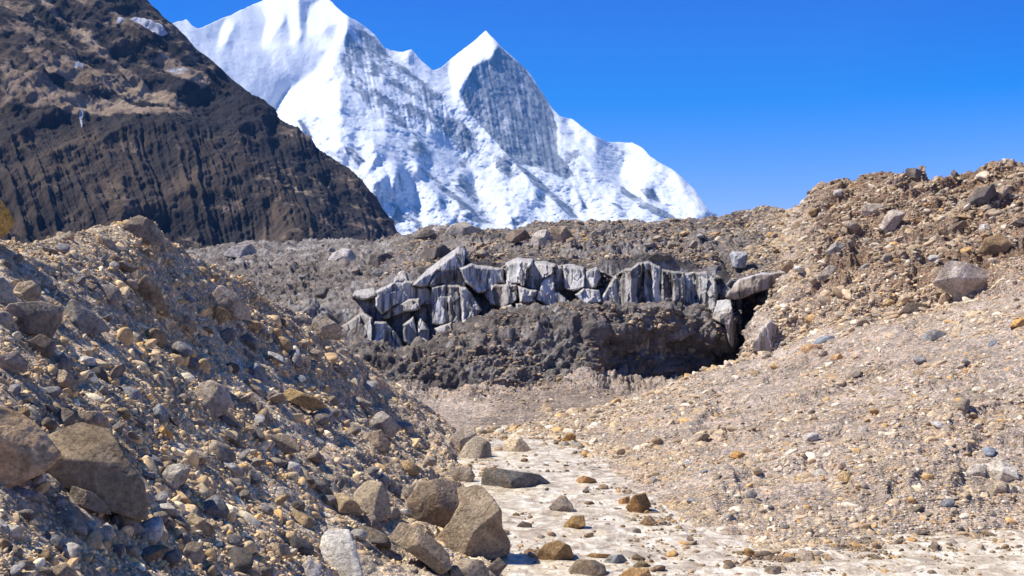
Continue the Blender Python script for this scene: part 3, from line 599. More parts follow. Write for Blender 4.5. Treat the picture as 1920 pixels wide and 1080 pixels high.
def traced(name, poly, d, mat, col, thick=.75, seed=0, sub=5, sharp=16, rough=.035, facets=4, grooves=0., parent=None):
    g = np.random.default_rng(seed + 11); pts = np.array(poly, float)
    a = 0; cx = cy = 0
    for i in range(len(pts)):
        x1, y1 = pts[i]; x2, y2 = pts[(i + 1) % len(pts)]; c = x1 * y2 - x2 * y1; a += c; cx += (x1 + x2) * c; cy += (y1 + y2) * c
    cx /= 3 * a; cy /= 3 * a; s = d / F
    loc = np.array(point(np.float64(cx), np.float64(cy), d))
    fw = loc / np.linalg.norm(loc); rt = np.cross(fw, (0, 0, 1)); rt /= np.linalg.norm(rt); up = np.cross(rt, fw)
    pl = [((x - cx) * s, -(y - cy) * s) for x, y in poly]; tab_a = np.linspace(-np.pi, np.pi, 721); tab = ray_poly(pl, tab_a)
    tab = np.where(tab <= 0, np.median(tab), tab); ker = np.ones(7) / 7; tab = np.convolve(np.pad(tab, 3, mode='wrap'), ker, 'valid')
    Rm = math.sqrt(abs(a) / 2) * s / math.sqrt(math.pi)
    V, Fc = ico(sub); sx_, sy_, sz_ = V[:, 0], V[:, 1], V[:, 2]      # x right, y away, z up
    sin = np.hypot(sx_, sz_); rho = np.interp(np.arctan2(sz_, sx_), tab_a, tab)
    # stretch the sphere of directions so the vertices follow a long outline
    rs = [rho / np.maximum(sin, .03)]
    th = thick * Rm
    for k in range(facets):
        an = g.uniform(0, 6.283); tl = g.uniform(.2, 1.0); n = np.array([math.cos(an) * tl, -1, math.sin(an) * tl + .15]); n /= np.linalg.norm(n)
        rs.append(plane_r(V, n, th * g.uniform(.75, 1.05)))
    for n in ((.15, 1, .25), (-.3, 1, -.1), (.1, .75, .75), (-.5, .7, .45)):
        n = np.array(n) / np.linalg.norm(n); rs.append(plane_r(V, n, th * g.uniform(.85, 1.15)))
    r = softmin(rs, sharp); Pn_ = V * r[:, None]
    nz = fbm(Pn_ / (Rm * .6) + seed * 2.3, 6, .62) + .4 * fbm(Pn_ / (Rm * .2) + seed, 4, .6, ridged=True) + .5 * fbm(Pn_ / (Rm * .9) + seed, 3, .5, ridged=True)
    if grooves:
        gv = fbm(np.stack([Pn_[:, 0] / (Rm * .28), Pn_[:, 1] / (Rm * .4), Pn_[:, 2] / (Rm * 4)], 1) + seed, 4, .6, ridged=True)
        nz = nz + grooves * gv * np.clip(-V[:, 1] * 1.5, 0, 1)
    r = r * (1 + rough * nz); Pn_ = V * r[:, None]
    W = Pn_[:, :1] * rt + Pn_[:, 1:2] * fw + Pn_[:, 2:3] * up
    me = mesh_np(name, W, Fc)
    o = link(name, me, mat, parent); o.location = loc - (np.array(parent.location) if parent else 0); o.color = (*col, 1)
    return o, cx, cy, Rm / s

# depth of the surfaces seen at each place, read from the terrain itself
cell = 4; W_, H_ = 1920 // cell + 80, 1080 // cell + 40
ZB = np.full((H_, W_), 1e9)
for k, (Pv, _, _, _, _, _) in SH.items():
    ok = Pv[:, 1] > 3; x = (Pv[ok, 0] / Pv[ok, 1] * F + 960) / cell + 40; y = (540 - Pv[ok, 2] / Pv[ok, 1] * F) / cell + 20
    ix, iy = x.astype(int), y.astype(int); m = (ix >= 0) & (ix < W_) & (iy >= 0) & (iy < H_)
    np.minimum.at(ZB, (iy[m], ix[m]), Pv[ok, 1][m])
for _ in range(2):                                   # fill gaps between vertices
    pz = np.pad(ZB, 1, mode='edge'); nb = np.stack([pz[1 + a:H_ + 1 + a, 1 + b:W_ + 1 + b] for a in (-1, 0, 1) for b in (-1, 0, 1)])
    med = np.sort(nb, 0)[3]; ZB = np.where((ZB > 1e8) | (ZB > med * 1.15), med, ZB)
def depth_at(px, py):
    return float(ZB[int(np.clip(py / cell + 20, 0, H_ - 1)), int(np.clip(px / cell + 40, 0, W_ - 1))])
def water_at(px, py): return river_d(py)

GREY, TAN, BROWN, OCHRE, PALE, DARK, RUST, BLUEG = (.30, .275, .25), (.40, .32, .235), (.27, .215, .16), (.46, .30, .13), (.60, .56, .50), (.13, .12, .115), (.34, .19, .085), (.27, .29, .31)
# name, outline, colour, label, kind of seat ('s' slope, 'w' water), thickness
HB = [
 ([(-70, 775), (0, 762), (35, 776), (62, 798), (88, 828), (108, 856), (92, 876), (66, 893), (45, 902), (0, 918), (-70, 930)], (.78, .54, .32), 'large orange tan boulder cut off by the left edge of the photo', 's', .8),
 ([(68, 792), (88, 775), (130, 777), (165, 795), (205, 805), (216, 830), (230, 858), (247, 885), (264, 908), (270, 974), (255, 980), (225, 966), (198, 955), (175, 930), (140, 915), (110, 905), (88, 895), (72, 860)], (.34, .265, .175), 'big brown boulder with an ochre foot, right of the large orange tan boulder', 's', .7),
 ([(135, 778), (150, 770), (185, 771), (200, 785), (204, 812), (165, 812), (140, 795)], TAN, 'tan slab with a pale top lying on the big brown boulder', 's', .8),
 ([(112, 905), (140, 911), (172, 924), (197, 945), (208, 968), (182, 962), (150, 947), (128, 930)], (.24, .21, .18), 'thin curved grey brown slab under the foot of the big brown boulder', 's', .7),
 ([(205, 972), (225, 963), (250, 973), (274, 998), (240, 1003), (210, 994)], GREY, 'smooth grey oval stone just below the ochre foot of the big brown boulder', 's', .8),
 ([(301, 893), (316, 873), (338, 869), (356, 882), (349, 902), (326, 918), (305, 914)], PALE, 'smooth pale oval boulder alone on the brown rubble of the left slope', 's', .9),
 ([(362, 740), (374, 719), (395, 712), (425, 727), (434, 754), (422, 776), (396, 784), (371, 772)], (.36, .31, .26), 'round grey boulder resting at the middle of the left moraine slope', 's', .9),
 ([(276, 778), (300, 753), (315, 774), (313, 793), (290, 792)], BLUEG, 'small triangular blue grey stone left of the round grey boulder', 's', .7),
 ([(277, 793), (297, 796), (334, 817), (330, 824), (292, 806)], OCHRE, 'thin ochre stone sliver shaped like a stick, above the pale oval boulder', 's', .6),
 ([(602, 1010), (611, 991), (626, 981), (653, 979), (656, 1000), (667, 1030), (680, 1078), (672, 1096), (640, 1096), (604, 1070), (598, 1040)], (.62, .60, .56), 'tall white grey pyramid shaped boulder at the bottom of the moraine', 's', .8),
 ([(763, 938), (788, 905), (825, 899), (866, 903), (862, 950), (847, 978), (815, 1002), (792, 988), (770, 965)], (.30, .24, .18), 'left half of the split brown boulder pair at the stream edge', 's', .75),
 ([(855, 912), (885, 903), (907, 918), (925, 938), (939, 960), (941, 990), (955, 1012), (954, 1036), (935, 1046), (900, 1053), (860, 1051), (825, 1040), (812, 1012), (845, 978), (862, 945)], (.33, .27, .20), 'largest brown boulder standing in the stream edge with a shadow on the water', 's', .8),
 ([(716, 980), (745, 978), (780, 988), (812, 1010), (840, 1038), (846, 1064), (825, 1078), (790, 1050), (760, 1030), (726, 1008)], (.33, .27, .20), 'long brown slab lying down slope below the split boulder pair', 's', .8),
 ([(614, 926), (645, 924), (670, 945), (681, 962), (665, 968), (635, 960)], (.46, .36, .23), 'yellowish wedge stone on the moraine left of the split boulder pair', 's', .8),
 ([(665, 908), (690, 898), (716, 905), (729, 930), (734, 970), (710, 977), (682, 958), (664, 932)], (.36, .30, .22), 'upright tan boulder between the yellowish wedge and the split boulder pair', 's', .8),
 ([(676, 966), (700, 963), (718, 990), (702, 1000), (681, 984)], (.34, .29, .24), 'small brown slab touching the upper end of the long brown slab', 's', .8),
 ([(843, 1062), (868, 1048), (903, 1051), (916, 1070), (918, 1104), (850, 1104)], (.33, .28, .22), 'squat tan boulder at the bottom edge below the largest brown boulder', 's', .9),
 ([(912, 1066), (935, 1045), (951, 1060), (932, 1082), (915, 1082)], DARK, 'dark wedge stone in the shadow at the foot of the largest brown boulder', 's', .9),
 ([(854, 866), (872, 834), (895, 813), (919, 832), (922, 865), (892, 876), (860, 875)], (.36, .31, .25), 'grey tan boulder on the lower moraine edge just above the dark river slab', 's', .8),
 ([(833, 850), (845, 820), (868, 798), (890, 798), (893, 815), (868, 846)], (.42, .36, .30), 'pale brown block behind the grey tan boulder at the moraine edge', 's', .8),
 ([(941, 832), (965, 810), (984, 828), (999, 847), (975, 850), (950, 849)], (.58, .50, .38), 'white topped triangular boulder at the head of the stream', 'w', .9),
 ([(885, 888), (920, 877), (962, 883), (1010, 889), (1033, 907), (1020, 913), (930, 915), (895, 910)], (.15, .145, .14), 'long flat dark grey slab reaching into the stream', 'w', .9),
 ([(1028, 952), (1055, 924), (1073, 946), (1077, 962), (1050, 964)], (.25, .22, .19), 'pointed grey stone in mid stream with a black shadow', 'w', .8),
 ([(1173, 952), (1188, 930), (1210, 924), (1220, 945), (1213, 963), (1190, 965)], (.30, .18, .08), 'round rusty boulder on the right bank of the stream', 'w', .9),
 ([(1158, 938), (1180, 929), (1181, 946), (1162, 948)], RUST, 'small rusty block leaning on the left of the round rusty boulder', 'w', .9),
 ([(1053, 988), (1072, 968), (1094, 966), (1098, 985), (1075, 993)], (.36, .24, .11), 'ochre stone with a tilted top standing in the middle of the stream', 'w', .9),
 ([(969, 986), (980, 977), (997, 982), (998, 993), (972, 993)], (.22, .18, .15), 'small brown cube like stone in the stream right of the split boulders', 'w', .9),
 ([(1003, 1040), (1022, 1020), (1045, 1013), (1068, 1023), (1077, 1046), (1045, 1054), (1010, 1051)], (.25, .17, .09), 'large rusty brown dome shaped rock in the lower stream', 'w', .9),
 ([(981, 1035), (992, 1028), (1006, 1031), (1004, 1041), (986, 1040)], (.22, .14, .09), 'small rusty stone touching the left of the rusty brown dome rock', 'w', .9),
 ([(1066, 1068), (1083, 1049), (1115, 1050), (1134, 1060), (1138, 1077), (1100, 1081), (1070, 1077)], (.28, .23, .175), 'flat topped brown block in the stream at the bottom edge', 'w', .9),
 ([(1128, 1057), (1143, 1042), (1166, 1039), (1177, 1051), (1160, 1058)], BLUEG, 'smooth grey dome stone right of the flat topped brown block', 'w', .8),
 ([(1088, 1046), (1110, 1037), (1147, 1039), (1132, 1049)], (.38, .25, .13), 'low orange brown flat stone behind the flat topped brown block', 'w', .8),
 ([(1184, 1062), (1203, 1049), (1224, 1063), (1200, 1068)], (.17, .14, .09), 'dark olive dome stone in the stream near the bottom edge', 'w', .8),
 ([(1158, 1082), (1183, 1064), (1215, 1066), (1226, 1090), (1160, 1095)], (.45, .28, .13), 'orange tan stone cut off by the bottom edge of the stream', 'w', .9),
 ([(1079, 900), (1093, 891), (1119, 899), (1112, 907), (1085, 906)], (.33, .20, .10), 'flat rusty stone in the upper stream', 'w', .8),
 ([(1046, 834), (1062, 814), (1080, 811), (1079, 826), (1062, 838)], (.42, .25, .09), 'tilted orange slab on the bank at the head of the stream', 's', .6),
 ([(1061, 840), (1074, 821), (1084, 836), (1078, 843)], PALE, 'white wedge stone leaning on the tilted orange slab', 's', .7),
 ([(1197, 981), (1210, 971), (1233, 980), (1216, 987)], (.27, .18, .10), 'low rusty stone in the stream below the round rusty boulder', 'w', .8),
 ([(1843, 905), (1850, 872), (1880, 858), (1905, 877), (1909, 896), (1880, 908)], (.72, .68, .60), 'large white boulder on the right scree slope near the photo edge', 's', .7),
 ([(1810, 892), (1820, 872), (1850, 868), (1846, 897)], (.66, .61, .54), 'white block touching the left side of the large white boulder', 's', .7),
 ([(1850, 925), (1868, 901), (1888, 904), (1886, 926)], (.42, .35, .26), 'tan block just below the large white boulder', 's', .8),
 ([(1873, 925), (1890, 905), (1907, 914), (1903, 928)], (.60, .52, .40), 'small pale tan stone at the right foot of the large white boulder', 's', .8),
 ([(1568, 897), (1580, 884), (1606, 885), (1612, 897), (1585, 905)], (.55, .42, .24), 'ochre stone with a white top on the lower right scree', 's', .8),
 ([(1363, 857), (1380, 844), (1397, 850), (1392, 862)], (.58, .34, .14), 'bright orange stone on the scree above the gravel bank', 's', .8),
 ([(1733, 492), (1770, 473), (1830, 478), (1864, 500), (1862, 532), (1830, 562), (1790, 577), (1765, 552), (1738, 527)], (.38, .34, .31), 'big smooth pale grey slab embedded in the upper right slope', 's', .35),
 ([(1836, 473), (1848, 446), (1875, 438), (1897, 460), (1884, 474), (1852, 478)], (.24, .17, .10), 'rough brown boulder above the big smooth pale grey slab', 's', .9),
 ([(1816, 374), (1830, 354), (1862, 345), (1867, 365), (1846, 382), (1822, 384)], (.12, .11, .105), 'dark grey boulder just below the right skyline', 's', .8),
 ([(1645, 440), (1660, 405), (1690, 374), (1702, 372), (1697, 402), (1672, 438)], (.40, .35, .31), 'long pale slab leaning up the right slope', 's', .5),
 ([(1694, 328), (1699, 315), (1716, 315), (1738, 326), (1722, 336)], (.15, .13, .12), 'dark blocky stone on the right skyline', 's', .8),
 ([(1783, 326), (1787, 313), (1791, 320), (1800, 330), (1788, 333)], (.12, .11, .10), 'tiny dark upright stone on the right skyline', 's', .8),
 ([(1830, 1033), (1838, 1016), (1851, 1033)], (.42, .34, .27), 'small brown pyramid stone on the pale wet silt at lower right', 'w', .8),
 ([(1486, 1052), (1500, 1027), (1519, 1035), (1527, 1052), (1500, 1058)], (.45, .37, .29), 'pale topped stone on the gravel bar at the bottom', 's', .8),
 ([(1422, 1076), (1440, 1061), (1466, 1061), (1462, 1077)], (.22, .18, .15), 'flat dark stone in the water at the bottom right of the stream', 'w', .7),
 ([(1893, 614), (1903, 599), (1920, 597), (1922, 613)], (.58, .34, .12), 'small orange stone at the right photo edge of the slope', 's', .8),
 ([(1718, 642), (1750, 614), (1777, 625), (1762, 642)], BLUEG, 'blue grey stone at the top of the pale scree', 's', .6),
 ([(-20, 612), (0, 598), (20, 570), (75, 564), (111, 575), (114, 600), (95, 633), (60, 626), (10, 613)], (.27, .225, .18), 'large brown grey boulder on the moraine at the left photo edge', 's', .75),
 ([(18, 560), (35, 530), (60, 524), (76, 545), (71, 567), (25, 569)], (.47, .37, .26), 'pale orange stone sitting on top of the large brown grey boulder', 's', .7),
 ([(110, 575), (135, 557), (160, 578), (190, 600), (207, 622), (160, 627), (130, 630), (112, 612)], (.27, .26, .25), 'flat grey wedge slab right of the large brown grey boulder', 's', .6),
 ([(-25, 530), (5, 519), (23, 540), (18, 567), (-25, 572)], (.31, .31, .28), 'greenish grey boulder cut by the left edge above the brown grey boulder', 's', .8),
 ([(-45, 360), (0, 376), (15, 395), (24, 416), (10, 440), (-45, 456)], (.46, .28, .08), 'rounded orange boulder on the crest at the left photo edge', 'c', .8),
 ([(222, 418), (240, 407), (260, 403), (286, 414), (292, 436), (310, 462), (280, 457), (240, 440)], (.27, .225, .18), 'brown rock capping the highest point of the moraine crest', 's', .6),
 ([(384, 557), (396, 540), (414, 529), (450, 560), (477, 590), (476, 602), (440, 597), (410, 577)], (.42, .35, .28), 'tilted tan slab with a bright white upper edge on the moraine', 's', .55),
 ([(378, 584), (395, 571), (425, 580), (434, 595), (410, 609), (392, 605)], (.46, .31, .15), 'orange stone tucked under the tilted tan slab', 's', .6),
 ([(250, 540), (273, 515), (290, 528), (306, 560), (320, 592), (300, 592), (270, 562)], (.33, .26, .18), 'long brown rock standing below the moraine crest', 's', .7),
 ([(326, 606), (344, 589), (362, 598), (370, 622), (345, 624)], (.42, .33, .24), 'rounded tan stone below the orange stone of the moraine', 's', .8),
 ([(569, 602), (577, 581), (610, 592), (635, 610), (648, 642), (610, 634), (572, 612)], (.34, .30, .26), 'flat grey slab with a white left edge near the far moraine crest', 's', .5),
 ([(503, 728), (540, 725), (590, 745), (614, 763), (585, 772), (560, 760), (520, 742)], (.42, .30, .15), 'long ochre slab lying across the middle of the moraine', 's', .6),
 ([(673, 782), (715, 769), (735, 784), (752, 802), (736, 822), (700, 802)], (.33, .31, .29), 'flat grey slab on the dark streaked part of the moraine', 's', .6),
 ([(686, 812), (715, 806), (732, 830), (727, 850), (700, 842)], (.25, .20, .16), 'brown rock just below the flat grey slab', 's', .8),
 ([(466, 838), (500, 814), (540, 815), (563, 838), (562, 850), (500, 846)], (.30, .24, .18), 'broad brown hump of rock left of the upright tan boulder', 's', .7),
 ([(488, 1034), (508, 1018), (540, 1021), (545, 1040), (510, 1048)], (.44, .36, .27), 'rounded tan stone left of the white grey pyramid boulder', 's', .8),
 ([(338, 1044), (350, 1020), (375, 1008), (382, 1040), (376, 1069), (340, 1067)], (.32, .26, .20), 'brown angular stone with a pale top at the bottom of the moraine', 's', .8),
 ([(343, 955), (365, 963), (402, 990), (397, 1007), (370, 997), (348, 977)], (.42, .34, .23), 'long tan stone lying down slope below the pale oval boulder', 's', .8),
 ([(76, 1088), (95, 1063), (120, 1058), (140, 1073), (137, 1096)], (.46, .38, .28), 'tan rounded stone cut off by the bottom edge at lower left', 's', .8),
 ([(155, 1002), (164, 975), (186, 978), (187, 1002)], (.58, .53, .46), 'white stone in the dark rubble under the big brown boulder', 's', .9),
 ([(187, 992), (200, 980), (212, 990), (211, 1012), (195, 1020)], (.54, .50, .44), 'pale round stone right beside the white stone in dark rubble', 's', .9),
 ([(113, 1037), (129, 1014), (149, 1024), (148, 1046), (125, 1053)], (.55, .53, .50), 'round whitish stone at lower left among small dark stones', 's', .9),
 ([(45, 645), (75, 626), (102, 640), (97, 668), (60, 672)], (.30, .25, .20), 'brown rock right below the large brown grey boulder', 's', .8),
 ([(-20, 668), (30, 658), (50, 680), (46, 698), (-20, 703)], (.29, .24, .20), 'flat brown rock at the left photo edge above the orange tan boulder', 's', .8),
 ([(98, 702), (120, 693), (142, 715), (137, 733), (103, 730)], (.33, .26, .19), 'rounded brown stone above the big brown boulder', 's', .8),
 ([(0, 990), (20, 982), (45, 990), (40, 1008), (5, 1008)], (.50, .44, .36), 'pale flat stone at the left edge below the orange tan boulder', 's', .8),
 ([(560, 1065), (580, 1048), (602, 1060), (600, 1090), (565, 1092)], (.52, .49, .45), 'pale grey stone at the left foot of the white grey pyramid boulder', 's', .8),
 ([(774, 478), (811, 464), (849, 454), (862, 461), (836, 479), (800, 488), (772, 488)], (.12, .105, .095), 'long slab coloured dark for ledge shade above the peaked ice block on the glacier', 's', .6),  # dark tone stands for the shade lying on this ledge
 ([(684, 495), (693, 477), (727, 474), (740, 484), (732, 496), (691, 500)], (.14, .125, .115), 'dark hummock of debris left of the long dark glacier slab', 's', .7),
 ([(736, 530), (749, 510), (759, 502), (764, 528)], (.50, .48, .45), 'pale pointed stone above the left ice blocks', 's', .8),
 ([(611, 494), (624, 474), (654, 461), (668, 481), (662, 495)], (.42, .40, .385), 'pale grey ice hummock left of the dark debris hummock', 's', .7),
 ([(588, 560), (600, 536), (622, 539), (626, 560)], (.14, .13, .125), 'dark block on the glacier just behind the moraine edge', 's', .8),
 ([(405, 480), (430, 464), (470, 458), (492, 475), (470, 484)], (.33, .315, .31), 'low pale lavender hummock at the foot of the dark mountain', 's', .6),
 ([(1024, 424), (1059, 424), (1076, 444), (1055, 457), (1039, 449)], (.24, .195, .15), 'brown angular block on the glacier skyline right of the pale triangular rock', 's', .7),
 ([(1105, 439), (1122, 426), (1139, 433), (1124, 448)], (.36, .32, .28), 'light brown block under the middle of the glacier skyline', 's', .7),
 ([(836, 434), (847, 421), (872, 415), (887, 424), (907, 432), (880, 447), (850, 444)], (.36, .33, .29), 'grey rock capping the left peak of the glacier skyline', 's', .7),
 ([(776, 446), (795, 429), (812, 431), (823, 447), (800, 453)], (.13, .115, .10), 'dark rock on the glacier skyline next to the foot of the snow mountain', 's', .8),
 ([(940, 447), (962, 430), (985, 430), (996, 446), (965, 456)], (.19, .155, .125), 'dark brown slab on the skyline left of the pale triangular rock', 's', .7),
 ([(1212, 485), (1233, 473), (1256, 475), (1263, 488), (1235, 492)], (.11, .10, .095), 'dark oval rock on top of the right end of the ice cliff', 's', .7),
 ([(1603, 398), (1628, 381), (1658, 385), (1660, 403), (1628, 408)], (.37, .33, .29), 'pale oval slab high on the right slope left of the long leaning slab', 's', .6),
 ([(1723, 457), (1755, 441), (1781, 444), (1762, 458)], (.40, .33, .25), 'thin tan slab just above the left corner of the smooth grey slab', 's', .6),
 ([(1536, 479), (1571, 449), (1594, 454), (1557, 483)], (.33, .31, .28), 'tilted grey slab in the middle of the upper right slope', 's', .5),
 ([(1756, 434), (1807, 412), (1815, 423), (1777, 440)], (.25, .195, .15), 'long brown slab between the dark grey boulder and the smooth grey slab', 's', .6),
 ([(1850, 382), (1889, 339), (1908, 340), (1867, 386)], (.33, .265, .21), 'steep brown slab right of the dark grey boulder', 's', .6),
 ([(1834, 434), (1838, 421), (1853, 419), (1857, 433)], (.62, .58, .54), 'small white stone left of the rough brown boulder', 's', .8),
 ([(1884, 427), (1920, 403), (1935, 415), (1895, 432)], (.13, .11, .10), 'dark slab at the right photo edge high on the slope', 's', .6),
 ([(1462, 505), (1482, 486), (1495, 500), (1478, 513)], (.26, .19, .13), 'brown block above the roof slab of the black cleft', 's', .8),
 ([(1519, 530), (1563, 488), (1585, 483), (1537, 538)], (.40, .355, .31), 'long pale slab above the black cleft leaning to the right', 's', .5),
 ([(1684, 590), (1702, 567), (1740, 570), (1705, 593)], (.14, .115, .095), 'dark rough rock below the smooth grey slab', 's', .7),
 ([(1495, 655), (1520, 645), (1542, 647), (1514, 664)], (.46, .30, .17), 'flat orange stone right of the pale fin of the cleft', 's', .6),
 ([(1548, 674), (1575, 661), (1584, 676)], (.50, .32, .17), 'small orange stone below the flat orange stone', 's', .7),
 ([(1010, 428), (1022, 427), (1046, 460), (1003, 465), (988, 456)], (.42, .39, .35), 'pale triangular rock below the glacier skyline', 's', .6),
]
marks = []                                          # landmarks the smaller stones are named after
for i, (poly, col, lab, seat, th) in enumerate(HB):
    kk = min(1.35, .8 / (max(col) * 1.06)); col = tuple(c_ * kk * w_ for c_, w_ in zip(col, (1.06, 1, .9)))
    xs, ys = [p[0] for p in poly], [p[1] for p in poly]; mx = sum(xs) / len(xs); lo = max(ys); hi = min(ys); hh = lo - hi
    if seat == 'w': d = river_d(lo - hh * .12)
    elif seat == 'c': d = 43.
    else:
        d = np.median([depth_at(min(max(mx + k * (max(xs) - min(xs)), -20), 1940), min(lo - hh * .22, 1090)) for k in (-.25, 0, .25)]); 
    if i == 44: d -= 1.
    if i in (10, 11): d -= 1.3
    if i in (0, 1): d -= .5
    if 'skyline' in lab and 'glacier' not in lab: d = depth_at(mx, lo + 3)
    rp = (max(xs) - min(xs) + hh) / 4 * d / F
    size = max(max(xs) - min(xs), hh)
    o, cx, cy, rpx = traced('boulder', poly, d + (.25 * rp * th if seat == 's' else 0), M_ROCK, col, th, i, 6 if size > 85 else 5 if size > 40 else 4, 30, .045, 5)
    tag(o, lab, 'boulder', group='boulders of the valley'); marks.append((cx, cy, rpx, lab, d))

# ------------------------------------------------------------------ medium stones, each a thing of its own
SHORT = {0: 'the large orange tan boulder', 1: 'the big brown ochre footed boulder', 5: 'the pale oval boulder', 6: 'the round grey boulder', 9: 'the white pyramid boulder', 10: 'the split brown boulder pair', 11: 'the largest brown boulder', 13: 'the yellowish wedge stone', 18: 'the grey tan boulder', 20: 'the white topped triangle boulder', 23: 'the round rusty boulder', 27: 'the rusty brown dome rock', 38: 'the large white boulder', 42: 'the ochre white topped stone', 43: 'the bright orange stone', 44: 'the smooth pale grey slab', 46: 'the dark grey boulder', 51: 'the gravel bar stone', 54: 'the blue grey scree stone', 55: 'the large brown grey boulder', 60: 'the moraine crest rock', 61: 'the tilted tan slab', 63: 'the long brown rock', 65: 'the white edged grey slab', 66: 'the long ochre slab', 67: 'the flat grey slab', 71: 'the brown angular stone', 72: 'the long tan stone', 59: 'the rounded orange crest boulder', 76: 'the round whitish stone'}
PAL = [('grey brown', (.27, .225, .18), .30), ('grey', (.30, .28, .26), .20), ('tan', (.42, .34, .25), .20), ('pale', (.58, .54, .48), .10), ('blue grey', (.25, .265, .285), .06), ('ochre', (.45, .31, .16), .07), ('dark', (.12, .108, .10), .07)]
SHP = [('blocky', (1, .85, .8)), ('rounded', (1, .9, .78)), ('flat', (1.15, .9, .42)), ('long', (1.45, .75, .6)), ('angular', (1, .8, .75))]
protos = {}
for j, (sn, fl) in enumerate(SHP):
    protos[sn] = [rock_mesh('stone_' + sn, 50 + j * 7 + k, 4, fl, 7 if sn == 'rounded' else 15, 9 if sn == 'rounded' else 12, .05) for k in range(4)]
for l in protos.values():
    for m_ in l: m_.materials.append(M_ROCK)
pw = np.array([p[2] for p in PAL]); pw /= pw.sum()
g = np.random.default_rng(21); placed = [(m[0], m[1], m[2]) for m in marks]; mids = []
def zone(px, py):   # 0 left moraine, 1 stream and banks, 2 right slope, 3 glacier
    return depth_at(px, py)
LEFT = [(0, 480), (130, 450), (240, 430), (310, 465), (420, 520), (500, 575), (640, 665), (760, 760), (850, 850), (900, 930), (930, 1040), (900, 1080), (0, 1080)]
BANK = [(1000, 835), (1060, 850), (1110, 880), (1150, 920), (1240, 970), (1290, 1000), (1450, 1060), (1560, 1045), (1900, 1000), (1900, 900), (1500, 880), (1250, 850), (1060, 820)]
STREAM = [(950, 860), (1080, 850), (1120, 900), (1230, 965), (1300, 1010), (1500, 1070), (970, 1075), (950, 960)]
RIGHT = [(1420, 640), (1500, 560), (1480, 440), (1560, 360), (1900, 340), (1915, 860), (1500, 860), (1200, 800), (1280, 730)]
GLAC = [(500, 480), (760, 455), (1000, 430), (1400, 420), (1400, 470), (1000, 475), (720, 520), (620, 560)]
def fits(x, y, r, k=.8): return all((x - a) ** 2 + (y - b) ** 2 > (k * (r + c)) ** 2 for a, b, c in placed)
for zn, poly, n, r0, r1, seat in (('moraine', LEFT, 150, 10, 24, 's'), ('stream', STREAM, 22, 3.5, 9, 'w'), ('bank', BANK, 30, 6, 12, 's'), ('slope', RIGHT, 24, 8, 17, 's'), ('glacier', GLAC, 14, 6, 12, 's')):
    pa = np.array(poly); t = 0; c = 0
    while c < n and t < 6000:
        t += 1; x = g.uniform(pa[:, 0].min(), pa[:, 0].max()); y = g.uniform(pa[:, 1].min(), pa[:, 1].max())
        if not pip(np.array([x]), np.array([y]), poly)[0]: continue
        r = r0 + (r1 - r0) * g.random() ** 2.4
        if zn == 'moraine': r *= .75 + .5 * sstep(450, 1000, y)
        if not fits(x, y, r): continue
        placed.append((x, y, r)); mids.append((x, y, r, zn, seat)); c += 1
recs = []
for (x, y, r, zn, seat) in mids:
    ci = g.choice(len(PAL), p=pw); cn, col, _ = PAL[ci]
    if zn == 'stream': cn, col = [('rusty', (.26, .17, .10)), ('dark', (.15, .125, .11)), ('grey brown', (.25, .21, .17))][g.integers(3)]
    if zn in ('slope', 'bank') and cn == 'dark': cn, col = 'tan', (.42, .34, .25)
    si = g.integers(5); sn = SHP[si][0]; d = river_d(y + r * .5) if seat == 'w' else depth_at(x, y + r * .35)
    if zn == 'stream' and d < 1: continue
    s = r * d / F / .8
    o = bpy.data.objects.new('stone', protos[sn][g.integers(4)]); C.objects.link(o)
    o.location = point(np.float64(x), np.float64(y + (r * .25 if seat == 'w' else 0)), d + .1 * s)
    tiltd = .62 if zn == 'moraine' else (-.4 if zn == 'slope' else 0)
    o.rotation_euler = (g.uniform(-.35, .35), tiltd * g.uniform(.4, 1.2) + g.uniform(-.2, .2), g.uniform(0, 6.28) if sn != 'long' else g.uniform(-.5, .5))
    o.scale = (s, s, s * g.uniform(.8, 1.1)); v = g.uniform(1.0, 1.32); o.color = (*[min(1, c_ * v) for c_ in col], 1)
    # nearest landmark and direction
    best = min(SHORT, key=lambda k: math.hypot(marks[k][0] - x, marks[k][1] - y))
    dx, dy = x - marks[best][0], marks[best][1] - y; an = math.degrees(math.atan2(dy, dx)) % 360
    dr = ['right of', 'above and right of', 'above', 'above and left of', 'left of', 'below and left of', 'below', 'below and right of'][int((an + 22.5) // 45) % 8]
    recs.append((o, cn, sn, zn, best, dr, math.hypot(dx, dy)))
by = {}
for rec in recs: by.setdefault((rec[1], rec[2], rec[4], rec[5]), []).append(rec)
ORD = ['nearest', 'second', 'third', 'fourth', 'fifth', 'sixth', 'seventh', 'eighth', 'ninth']
GRP = {'moraine': 'stones lying on the left moraine', 'stream': 'stones standing in the stream', 'bank': 'stones on the gravel bank', 'slope': 'stones on the right slope', 'glacier': 'stones on the debris covered glacier'}
for key, l in by.items():
    l.sort(key=lambda r_: r_[6])
    for k, (o, cn, sn, zn, best, dr, _) in enumerate(l):
        pre = '' if len(l) == 1 else ORD[k] + ' '; 
        tag(o, f'{pre}{cn} {sn} stone {dr} {SHORT[best]}', 'stone', group=GRP[zn])

